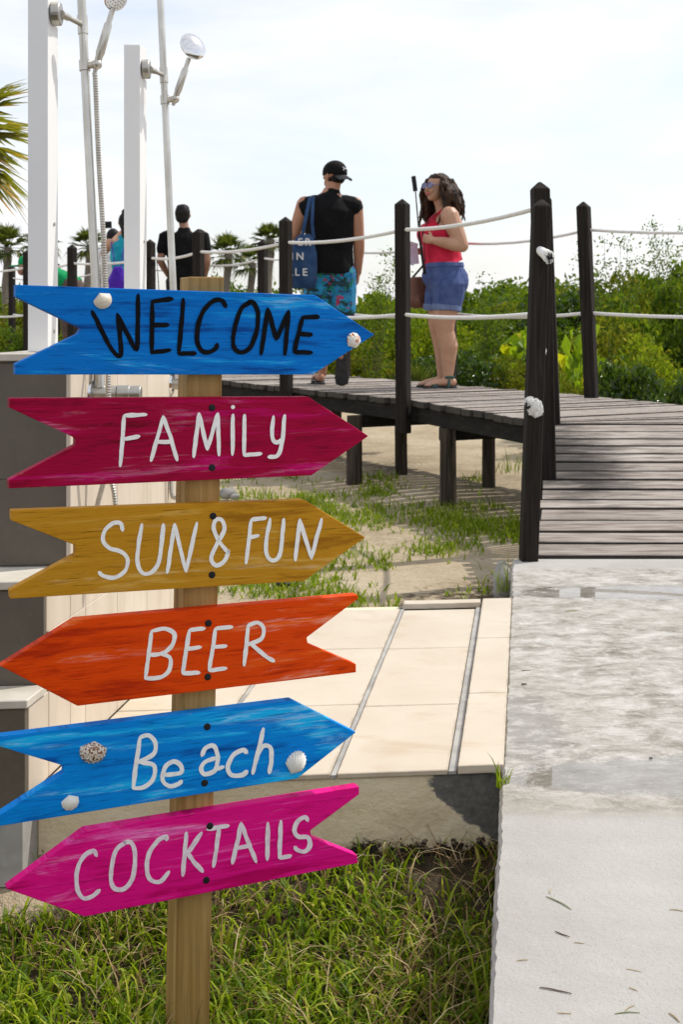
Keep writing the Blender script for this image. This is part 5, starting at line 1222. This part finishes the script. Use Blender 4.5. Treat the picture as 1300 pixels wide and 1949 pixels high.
c = MB(); c.limb([V3(.012, -.005, .865), V3(.012, -.005, .90), V3(.010, 0, 1.05), V3(.010, -.012, 1.22), V3(.012, -.018, 1.35), V3(.015, -.012, 1.41), V3(.021, -.004, 1.455), V3(.026, 0, 1.482)], [(.186, .155), (.190, .154), (.180, .140), (.196, .140), (.206, .124), (.172, .098), (.115, .082), (.074, .068)], 20, (1, 0, 0), False)
for s_ in (-1, 1): c.limb([V3(.012 + s_ * .10, -.008, 1.395), V3(.012 + s_ * .178, -.006, 1.375)], [(.088, .082), (.094, .080)], 12, (0, 0, 1))
part('shirt', c, BLK, mo, .007, 5, wrinkle(.005, 11, 4))
c = MB(); c.ell((.012, 0, .885), (.172, .134, .11))
for s_, pts in ((-1, [V3(-.078, 0, .88), V3(-.080, .02, .72), V3(-.078, .035, .575)]), (1, [V3(.095, 0, .88), V3(.102, .03, .72), V3(.108, .055, .575)])): c.limb(pts, [.122, .118, .108], 16)
part('shorts', c, TROP, mo, .007, 3, wrinkle(.005, 15, 8))
# cap worn backwards
rotc = Matrix.Rotation(R(48), 3, 'Z'); c = MB(); ring = []
for j in range(9):
    th = math.pi / 2 * j / 8; ring.append([hm + V3(0, 0, .018) + rotc @ V3(.087 * math.cos(th) * math.cos(a * .2618) * 1.0, .106 * math.cos(th) * math.sin(a * .2618), .098 * math.sin(th) ** .92) for a in range(24)])
ring.insert(0, [p - V3(0, 0, .016) for p in ring[0]]); vs_ = [p for r_2 in ring for p in r_2]; fs_ = [(j * 24 + i, j * 24 + (i + 1) % 24, (j + 1) * 24 + (i + 1) % 24, (j + 1) * 24 + i) for j in range(9) for i in range(24)]
c.add(vs_, fs_); cp = c.build('cap', BLK, mo, sm=True, local=True)
so_ = cp.modifiers.new('t', 'SOLIDIFY'); so_.thickness = .003
CAPG = cloth_mat('charcoal_cap_brim', (.03, .03, .035), (.055, .055, .06)); c = MB(); bdir = V3(.80, -.60, 0).normalized(); bs = V3(.60, .80, 0).normalized(); top_, bot_ = [], []
for i in range(9):
    for j in range(4):
        u = (i / 8 - .5) * 2; l = j / 3 * .068 * (1 - .35 * u * u); p = hm + V3(0, 0, .004) + bdir * (.090 - .034 * u * u + l) + bs * u * .074 + V3(0, 0, -.62 * l - .020 * u * u); top_.append(p); bot_.append(p - V3(0, 0, .004))
n_ = len(top_); fs_ = []
for i in range(8):
    for j in range(3): a_ = i * 4 + j; fs_ += [(a_, a_ + 1, a_ + 5, a_ + 4), (n_ + a_, n_ + a_ + 4, n_ + a_ + 5, n_ + a_ + 1)]
for i in range(8): fs_ += [(i * 4 + 3, n_ + i * 4 + 3, n_ + i * 4 + 7, i * 4 + 7), (i * 4, i * 4 + 4, n_ + i * 4 + 4, n_ + i * 4)]
for j in range(3): fs_ += [(j, n_ + j, n_ + j + 1, j + 1), (32 + j, 33 + j, n_ + 33 + j, n_ + 32 + j)]
c.add(top_ + bot_, fs_); q = c.build('brim', CAPG, None, sm=False); q.parent = cp
c = MB()   # the pale emblem on the cap: two interlocking arcs
ec = hm + V3(.0, 0, .044); 
def on_cap(u, v):
    a = math.atan2(bdir.y, bdir.x) + u / .095; z = v; k = math.sqrt(max(.05, 1 - (max(0, .026 + z) / .098) ** 2)); p = rotc.inverted() @ V3(math.cos(a), math.sin(a), 0); r_l = 1 / math.sqrt((p.x / .0895) ** 2 + (p.y / .1085) ** 2); return hm + V3(0, 0, .044 + z) + V3(math.cos(a), math.sin(a), 0) * r_l * k
for s_ in (1, -1): c.tube([on_cap(u * .024, s_ * (.0135 - .0155 * (1 - (u) ** 2) ** 1.0)) for u in (-1, -.75, -.5, -.25, 0, .25, .5, .75, 1)], [.0034, .0042, .0036, .0028, .0024, .0028, .0036, .0042, .0034], 6)
q = c.build('emblem', simple('pale_thread', (.55, .55, .58), None, 9, .6), None, sm=True); q.parent = cp
c = MB(); c.ell(hm + V3(0, 0, .008), (.0795, .0985, .098), rotc, 40, 30); me = c.mesh('hair'); bm = bmesh.new(); bm.from_mesh(me)
bmesh.ops.delete(bm, geom=[f for f in bm.faces if not ((f.calc_center_median() - hm).dot(bdir) > -.018 and -.066 < (f.calc_center_median() - hm).z < .03 and abs((f.calc_center_median() - hm).dot(bs)) < .075)], context='FACES'); bm.to_mesh(me); bm.free(); smooth(me)
hr = add_mesh('hair', me, HAIRB, mo, True); so_ = hr.modifiers.new('t', 'SOLIDIFY'); so_.thickness = .004
# flip-flops
c = MB(); h_ = V3(-.055, -.075, 0); d_ = V3(-.18, 1, 0).normalized(); s_ = d_.cross(V3(0, 0, 1)); ol = [(-.012, 0), (.0, .03), (.06, .036), (.14, .040), (.21, .052), (.265, .042), (.285, 0), (.265, -.040), (.21, -.048), (.14, -.038), (.06, -.036), (.0, -.03)]
c.prism([h_ + d_ * l + s_ * w + V3(0, 0, .002) for l, w in ol], V3(0, 0, .02)); ff = c.build('flip_flop', SOLE, mo, bevel=.003, local=True)
c = MB(); c.tube([h_ + d_ * (.13 + .03 * math.sin(k / 8 * 3.14)) + s_ * .046 * math.cos(k / 8 * 3.14) + V3(0, 0, .015 + .065 * math.sin(k / 8 * 3.14)) for k in range(9)], [(.022, .003)] * 9, 6, True, d_); q = c.build('strap', SOLE, None, sm=True); q.parent = ff
c = MB(); d_ = V3(.02, .30, -1).normalized(); u_ = V3(0, 1, .30).normalized(); s_ = d_.cross(u_).normalized(); h_ = V3(.10, -.283, .262)
c.prism([h_ + d_ * l * .95 + s_ * w * 1.12 for l, w in ol], -u_ * .020); ff = c.build('flip_flop', SOLE, mo, bevel=.003, local=True)
c = MB(); c.tube([h_ + d_ * .14 + s_ * .046 * math.cos(k / 8 * 3.14) + u_ * (.005 + .065 * math.sin(k / 8 * 3.14)) for k in range(9)], [(.022, .003)] * 9, 6, True, d_); q = c.build('strap', SOLE, None, sm=True); q.parent = ff
# tote bag on his left shoulder
Mm = world_of(mo); tb = thing('tote_bag', 'denim blue tote bag with white lettering hanging from the shoulder of the man in black', 'bag', Mm @ V3(-.19, -.10, .80))
c = MB(); dd = 10.42
def bp_(px, py, off=0): q = P(px, py, dd); q.y += off; return q
sec = [(446, 571, 590, .022), (458, 560, 598, .034), (480, 551, 603, .048), (510, 549, 604, .055), (535, 551, 602, .05), (549, 555, 598, .03)]
rows = []
for py, x0, x1, th in sec:
    c0, c1 = bp_(x0, py), bp_(x1, py); m_ = (c0 + c1) / 2; hw = (c1.x - c0.x) / 2; rows.append([m_ + V3(hw * math.copysign(abs(math.cos(a * .2618)) ** .6, math.cos(a * .2618)), th * math.copysign(abs(math.sin(a * .2618)) ** .7, math.sin(a * .2618)), 0) for a in range(24)])
vs_ = [p for r_2 in rows for p in r_2]; fs_ = [(j * 24 + i, j * 24 + (i + 1) % 24, (j + 1) * 24 + (i + 1) % 24, (j + 1) * 24 + i) for j in range(len(rows) - 1) for i in range(24)] + [tuple(range(24)), tuple((len(rows) - 1) * 24 + i for i in range(23, -1, -1))]
c.add(vs_, fs_); me = remeshed(c, .007, 2, noise_fn=wrinkle(.007, 14, 6)); pouch = add_mesh('pouch', me, NAVY, tb)
c = MB(); c.tube([bp_(575, 452, -.02), bp_(579, 430, -.03), bp_(586, 395, -.02), bp_(590, 375, .05), bp_(592, 371, .14), bp_(590, 385, .26)], [(.014, .003)] * 6, 6, True, (1, 0, 0)); c.build('handle', NAVY, tb, sm=True)
c = MB(); c.tube([bp_(597, 455, .0), bp_(594, 425, -.01), bp_(595, 392, .0), bp_(596, 374, .06), bp_(596, 371, .15), bp_(594, 390, .26)], [(.013, .003)] * 6, 6, True, (1, 0, 0)); c.build('handle', NAVY, tb, sm=True)
def text_mesh(txt, size, loc, extr=.0016):
    cu = bpy.data.curves.new('t', 'FONT'); cu.body = txt; cu.size = size; cu.extrude = extr; cu.offset = .0014; cu.align_x = 'CENTER'; o = bpy.data.objects.new('t', cu); COL.objects.link(o); bpy.context.view_layer.update()
    me = bpy.data.meshes.new_from_object(o.evaluated_get(bpy.context.evaluated_depsgraph_get())); bpy.data.objects.remove(o); bpy.data.curves.remove(cu)
    me.transform(Matrix.Translation(loc) @ Matrix.Rotation(R(90), 4, 'X') @ Matrix.Rotation(R(0), 4, 'Z')); return me
for txt, px, py in (('ER', 579, 468), ('IN', 564, 495), ('ALE', 566, 525)):
    for i, ch in enumerate(txt):
        me = text_mesh(ch, .082, bp_(px + (i - (len(txt) - 1) / 2) * 14.5, py, -.064)); me.materials.append(WHT); link('letter', me, pouch)

# ---------------------------------------------------------------- the people farther along the boardwalk
def simple_person(label, px, d, hgt, rot, J, mats, hem=.62, sleeve=.5, legs=.45, hair='short', female=False, dress=False, hat=None, voxel=.011, base_z=None):
    base = P(px, 600, d); base.z = DZ if base_z is None else base_z
    t = thing('person', label, 'person', base, rot); k = hgt / 1.74; s = lambda *a: V3(*a) * k; g = {n: V3(*v) * k for n, v in J.items()}; b = MB()
    for L_ in 'lr':
        b.limb([g['hip_' + L_], g['hip_' + L_].lerp(g['kn_' + L_], .55), g['kn_' + L_], g['kn_' + L_].lerp(g['an_' + L_], .35), g['an_' + L_]], [.092 * k, .078 * k, .056 * k, .056 * k, .035 * k], 12); foot(b, g['an_' + L_] + V3(0, -.04 * k, -.075 * k), g.get('toe', V3(0, 1, 0)), .24 * k)
        b.limb([g['sh_' + L_], g['sh_' + L_].lerp(g['el_' + L_], .5), g['el_' + L_]], [.058 * k, .05 * k, .041 * k], 12); b.limb([g['el_' + L_], g['el_' + L_].lerp(g['wr_' + L_], .4), g['wr_' + L_]], [.041 * k, .038 * k, .026 * k], 12)
        dv = (g['wr_' + L_] - g['el_' + L_]); hand(b, g['wr_' + L_], dv, V3(-1 if L_ == 'r' else 1, .2, 0), V3(0, 1, .3), .5, k)
    pel = (g['hip_l'] + g['hip_r']) / 2; che = (g['sh_l'] + g['sh_r']) / 2; up = (che - pel).normalized(); sd = (g['sh_r'] - g['sh_l']).normalized(); w = (g['sh_r'] - g['sh_l']).length / 2
    b.limb([pel, pel.lerp(che, .3), pel.lerp(che, .7), che - up * .02, che + up * .06 * k], [(w * .82, .11 * k), (w * (.70 if female else .78), .10 * k), (w * .86, .115 * k), (w * .86, .085 * k), (.07 * k, .055 * k)], 16, sd)
    b.limb([che, g['neck'], g['head'] - V3(0, 0, .04)], [.06 * k, .052 * k, .05 * k], 12); b.ell(g['head'] + V3(0, 0, .01), (.076 * k, .092 * k, .105 * k)); fd = g.get('face', V3(0, 1, 0)).normalized(); b.ell(g['head'] + fd * .045 * k - V3(0, 0, .05 * k), (.048 * k, .05 * k, .05 * k)); b.ell(g['head'] + fd * .098 * k - V3(0, 0, .01), (.013, .013, .018))
    for q_ in (-1, 1): b.ell(g['head'] + sd * q_ * .076 * k, (.012, .018, .028))
    part('body', b, mats['skin'], t, voxel, 3)
    c = MB(); hm_ = pel.lerp(che, -.12); c.limb([hm_, pel.lerp(che, .3), pel.lerp(che, .7), che - up * .02, che + up * .045 * k], [(w * .90, .125 * k), (w * (.80 if female else .88), .120 * k), (w * .95, .13 * k), (w * .93, .10 * k), (.08 * k, .066 * k)], 16, sd, False)
    if sleeve:
        for L_ in 'lr': c.limb([g['sh_' + L_].lerp(che, .15), g['sh_' + L_], g['sh_' + L_].lerp(g['el_' + L_], sleeve)], [.075 * k, .074 * k, .066 * k], 12)
    if dress: c.limb([pel, pel - V3(0, 0, .35 * k)], [(w * .92, .13 * k), (w * 1.12, .16 * k)], 16, sd)
    part('dress' if dress else 'shirt', c, mats['top'], t, voxel, 3, wrinkle(.008, 13, px))
    if not dress:
        c = MB(); c.limb([g['hip_l'], g['hip_r']], [.115 * k, .115 * k], 14)
        for L_ in 'lr': 
            a_ = g['hip_' + L_]; pts = [a_, a_.lerp(g['kn_' + L_], min(1, legs * 2))] + ([g['kn_' + L_].lerp(g['an_' + L_], legs * 2 - 1)] if legs > .5 else []); c.limb(pts, [.112 * k, .095 * k] + ([.075 * k] if legs > .5 else []), 14)
        part('trousers' if legs > .6 else 'shorts', c, mats['bottom'], t, voxel, 3, wrinkle(.008, 15, px))
    c = MB(); hd = g['head']; c.ell(hd - fd * .018 * k + V3(0, 0, .028 * k), (.084 * k, .088 * k, .096 * k)); c.ell(hd - fd * .04 * k - V3(0, 0, .02 * k), (.074 * k, .06 * k, .07 * k))
    if hair == 'flat': c.ell(hd - fd * .01 + V3(0, 0, .085 * k), (.072 * k, .08 * k, .038 * k))
    if hair == 'bun': c.ell(hd - fd * .03 * k + V3(0, 0, .12 * k), (.05 * k, .05 * k, .045 * k)); c.limb([hd - fd * .06 * k, hd - fd * .095 * k - V3(0, 0, .14 * k)], [.06 * k, .045 * k], 10)
    part('hair', c, HAIRB, t, .010, 2, wrinkle(.004, 50, 3))
    if hat:
        c = MB(); c.ell(hd - fd * .01 * k + V3(0, 0, .045 * k), (.094 * k, .104 * k, .085 * k)); q_ = hd + fd * .12 * k + V3(0, 0, .045 * k); c.ell(q_, (.075 * k, .075 * k, .012)); part('cap', c, hat, t, .008, 2)
    return t, g, world_of(t)
std = dict(hip_l=(-.09, 0, .90), hip_r=(.09, 0, .90), kn_l=(-.09, .02, .48), kn_r=(.10, .01, .48), an_l=(-.09, 0, .085), an_r=(.11, 0, .085), sh_l=(-.19, 0, 1.42), sh_r=(.19, 0, 1.42), neck=(0, .01, 1.50), head=(0, .03, 1.625))
j = dict(std); j.update(el_l=(-.255, -.02, 1.14), wr_l=(-.20, .16, .98), el_r=(.255, -.02, 1.14), wr_r=(.20, .16, .98), sh_l=(-.205, 0, 1.41), sh_r=(.205, 0, 1.41), head=(-.02, .03, 1.63))
simple_person('man seen from behind in black T-shirt beside the rail of the farther shower', 350, 14.2, 1.75, R(-4), j, dict(skin=SK_D, top=BLK, bottom=GREYC), hair='flat', sleeve=.55)
j = dict(std); j.update(sh_l=(-.165, 0, 1.40), sh_r=(.165, 0, 1.40), el_l=(-.24, .16, 1.30), wr_l=(-.10, .30, 1.50), el_r=(.22, .18, 1.28), wr_r=(.02, .32, 1.50), head=(.015, .04, 1.63))
t3, g3, M3 = simple_person('woman seen from behind in turquoise top taking a photo with a raised phone', 236, 13.9, 1.64, R(6), j, dict(skin=SK_W, top=TURQ, bottom=TURQ), hair='bun', female=True, dress=True, sleeve=0)
c = MB(); ph = P(204.5, 428, 14.2); c.box(ph, (.043, .005, .037), Matrix.Rotation(R(-3), 3, 'Y')); tag(c.build('phone', M['blackplastic'], None, bevel=.003), 'dark phone held up by the woman in turquoise', 'phone')
bg2 = thing('drawstring_bag', 'purple drawstring bag on the back of the woman in turquoise', 'bag', P(225, 545, 13.72)); c = MB(); q0, q1 = P(224, 512, 13.71), P(224, 556, 13.71)
c.limb([q1 + V3(0, 0, .03), q1.lerp(q0, .5), q0], [(.10, .045), (.108, .06), (.055, .03)], 16, (1, 0, 0)); add_mesh('pouch', remeshed(c, .009, 3, noise_fn=wrinkle(.010, 12, 3)), PURP, bg2)
c = MB()
for s_ in (-1, 1): c.tube([q0 + V3(s_ * .03, 0, 0), P(224 + s_ * 8, 490, 13.74), P(224 + s_ * 12, 468, 13.78), P(226 + s_ * 14, 455, 13.90)], [.006] * 4, 6)
c.build('cord', PURP, bg2, sm=True)
j = dict(std); j.update(el_l=(-.24, -.02, 1.14), wr_l=(-.20, .16, 1.0), el_r=(.24, -.02, 1.14), wr_r=(.2, .16, 1.0))
simple_person('dark haired person in white top standing behind the woman in turquoise', 214, 14.75, 1.53, 0, j, dict(skin=SK_D, top=WHT, bottom=GREYC), female=True)
j = dict(hip_l=(.28, -.09, .92), hip_r=(.28, .09, .92), kn_l=(.24, -.09, .48), kn_r=(.26, .10, .48), an_l=(.26, -.09, .085), an_r=(.28, .10, .085), sh_l=(-.14, -.18, 1.12), sh_r=(-.14, .18, 1.12), neck=(-.22, 0, 1.15), head=(-.31, 0, 1.16), el_l=(-.10, -.24, .86), wr_l=(.10, -.20, .66), el_r=(-.10, .24, .86), wr_r=(.10, .20, .66), face=(-1, 0, -.4), toe=(-1, 0, 0))
simple_person('person in green T-shirt and green cap bending forward behind the nearer white post', 95, 16.0, 1.74, 0, j, dict(skin=SK_D, top=GRN, bottom=KHAKI), hat=GRN, sleeve=.6, legs=.8)
# the bag leaning on the railing post between white post and steel rail
bg3 = thing('backpack', 'black bag with long strap against the railing post right of farther white post', 'bag', P(298, 606, 13.3)); bz = P(298, 0, 13.25); bz.z = DZ
c = MB(); c.limb([V3(bz.x, bz.y, DZ + .04), V3(bz.x, bz.y, DZ + .19), V3(bz.x, bz.y, DZ + .33)], [(.12, .07), (.12, .075), (.08, .05)], 14, (1, 0, 0)); add_mesh('pouch', remeshed(c, .01, 3, noise_fn=wrinkle(.008, 14, 2)), BLK, bg3)
c = MB(); c.tube([V3(bz.x + .05, bz.y, DZ + .33), P(300, 525, 13.2), P(287, 492, 13.0) + V3(.06, -.03, 0), P(286, 490, 13.0) + V3(-.02, -.045, 0), P(288, 540, 13.1)], [(.018, .004)] * 5, 6, True, (0, 1, 0)); c.build('strap', BLK, bg3, sm=True)
# ================================================================ small things lying about
def rock(px, py, z, r, label, seed, sq=(1, 1, .7)):
    d = FPX * (EYE - z) / (py - HY); x = (px - CX) * d / FPX; mb = MB(); mb.ell((x, d, z + r * sq[2] * .45), (r * sq[0], r * sq[1], r * sq[2]), None, 18, 12); me = mb.mesh('rock')
    for v in me.vertices: v.co += (v.co - Vector((x, d, z))).normalized() * r * .22 * (mnoise.noise(v.co * 1.3 / r + Vector((seed, 0, 0))) + .5 * mnoise.noise(v.co * 3.2 / r))
    smooth(me); me.materials.append(M['stone']); tag(link('rock', me), label, 'rock')
rock(958, 1126, .05, .075, 'rounded grey rock tucked against the far corner of the concrete path', 1, (.6, 1.3, 1.1))
rock(434, 944, .03, .055, 'pale grey rock just right of the signpost beside the sparse grass', 2)
rock(447, 948, .03, .03, 'small pale rock right of the larger rock beside the signpost', 3)
rock(3, 885, .03, .13, 'grey rock at the left edge of the photo behind the stepped wall', 4); rock(4, 850, .03, .12, 'darker upper rock at the left edge behind the stepped wall', 5)
d = FPX * 1.18 / (1114 - HY); x = (538 - CX) * d / FPX
mb = MB(); mb.ell((x, d, gz(x, d) + .022), (.038, .03, .016)); me = remeshed(mb, .004, 2, noise_fn=wrinkle(.006, 50, 1)); me.materials.append(M['blackplastic']); tag(link('plastic_scrap', me), 'crumpled black scrap lying in the grass right of the signpost', 'litter')
def bit(name, px, py, ln, ang, w, mat, label, bend=.1, group=None, seed=0, cat='twig'):
    z = PATH_Z; d = FPX * (EYE - z) / (py - HY); c = V3((px - CX) * d / FPX, d, z + w * .8); a = R(ang); u = V3(math.cos(a), math.sin(a), 0); s_ = V3(-u.y, u.x, 0); rr = random.Random(seed)
    mb = MB(); mb.tube([c + u * ln * (k / 5 - .5) + s_ * ln * bend * .5 * math.sin(k / 5 * 3.1) + V3(0, 0, .0006 * rr.random()) for k in range(6)], [w * .5, w * .7, w * .75, w * .7, w * .6, w * .4], 6)
    tag(mb.build(name, mat, None, sm=True), label, cat, group)
STRAW = simple('straw', (.34, .25, .12), (.46, .36, .20), 30, .8); GSTEM = simple('green_stem', (.10, .15, .04), (.20, .22, .07), 30, .7)
bit('twig', 1058, 1887, .044, -22, .0015, M['twig'], 'dark brown twig lying on the path near the bottom of the photo', .05, seed=1)
bit('twig', 1071, 1780, .026, -42, .0014, M['twig'], 'short brown stalk on the path above the dark twig', .03, seed=2)
bit('grass_sprig', 1064, 1720, .055, -55, .0013, GSTEM, 'longest green grass stem lying on the path', .10, seed=3, cat='grass sprig')
bit('grass_sprig', 1049, 1697, .018, 75, .0010, STRAW, 'pale seed head at the upper end of the green stem on the path', .2, seed=13, cat='grass sprig')
bit('straw', 1103, 1796, .014, -15, .0009, STRAW, 'tiny pale straw right of the short brown stalk', .1, seed=4, cat='straw')
bit('straw', 995, 1829, .017, 6, .0010, STRAW, 'pale straw near the left edge of the path above the dark twig', .06, seed=5, cat='straw')
bit('straw', 1075, 1930, .019, -3, .0010, STRAW, 'straw on the path at the bottom below the dark twig', .05, seed=6, cat='straw')
bit('straw', 1207, 1848, .022, -25, .0008, STRAW, 'thin straw on the path right of the dark twig', .1, seed=7, cat='straw')
bit('straw', 1206, 1884, .013, -40, .0010, STRAW, 'stubby straw on the path below the thin straw', .1, seed=8, cat='straw')
bit('grass_sprig', 1195, 1930, .034, 4, .0010, GSTEM, 'wispy stem on the path at the bottom right with a forked straw', .15, seed=9, cat='grass sprig')
bit('straw', 1200, 1920, .020, 40, .0010, STRAW, 'forked straw resting on the wispy stem at the bottom right', .2, seed=10, cat='straw')
bit('straw', 1284, 1938, .024, -70, .0014, STRAW, 'thick straw in the bottom right corner of the path', .1, seed=11, cat='straw')
bit('straw', 1290, 1734, .024, -15, .0010, STRAW, 'straw at the right edge of the path', .12, seed=12, cat='straw')
bit('leaf', 998, 1304, .014, 10, .0030, M['twig'], 'small brown dead leaf on the path beside the tile platform', .1, seed=14, cat='leaf')
bit('leaf', 1002, 1277, .024, 5, .0014, M['twig'], 'narrow dead leaf on the path above the small brown leaf', .2, seed=15, cat='leaf')
bit('leaf', 1088, 1164, .040, 3, .0022, STRAW, 'tan leaf on the path just this side of the far puddle', .2, seed=16, cat='leaf')
bit('leaf', 1240, 1445, .008, 0, .0026, M['twig'], 'tiny dark speck of bark in the near puddle', .1, seed=17, cat='leaf')
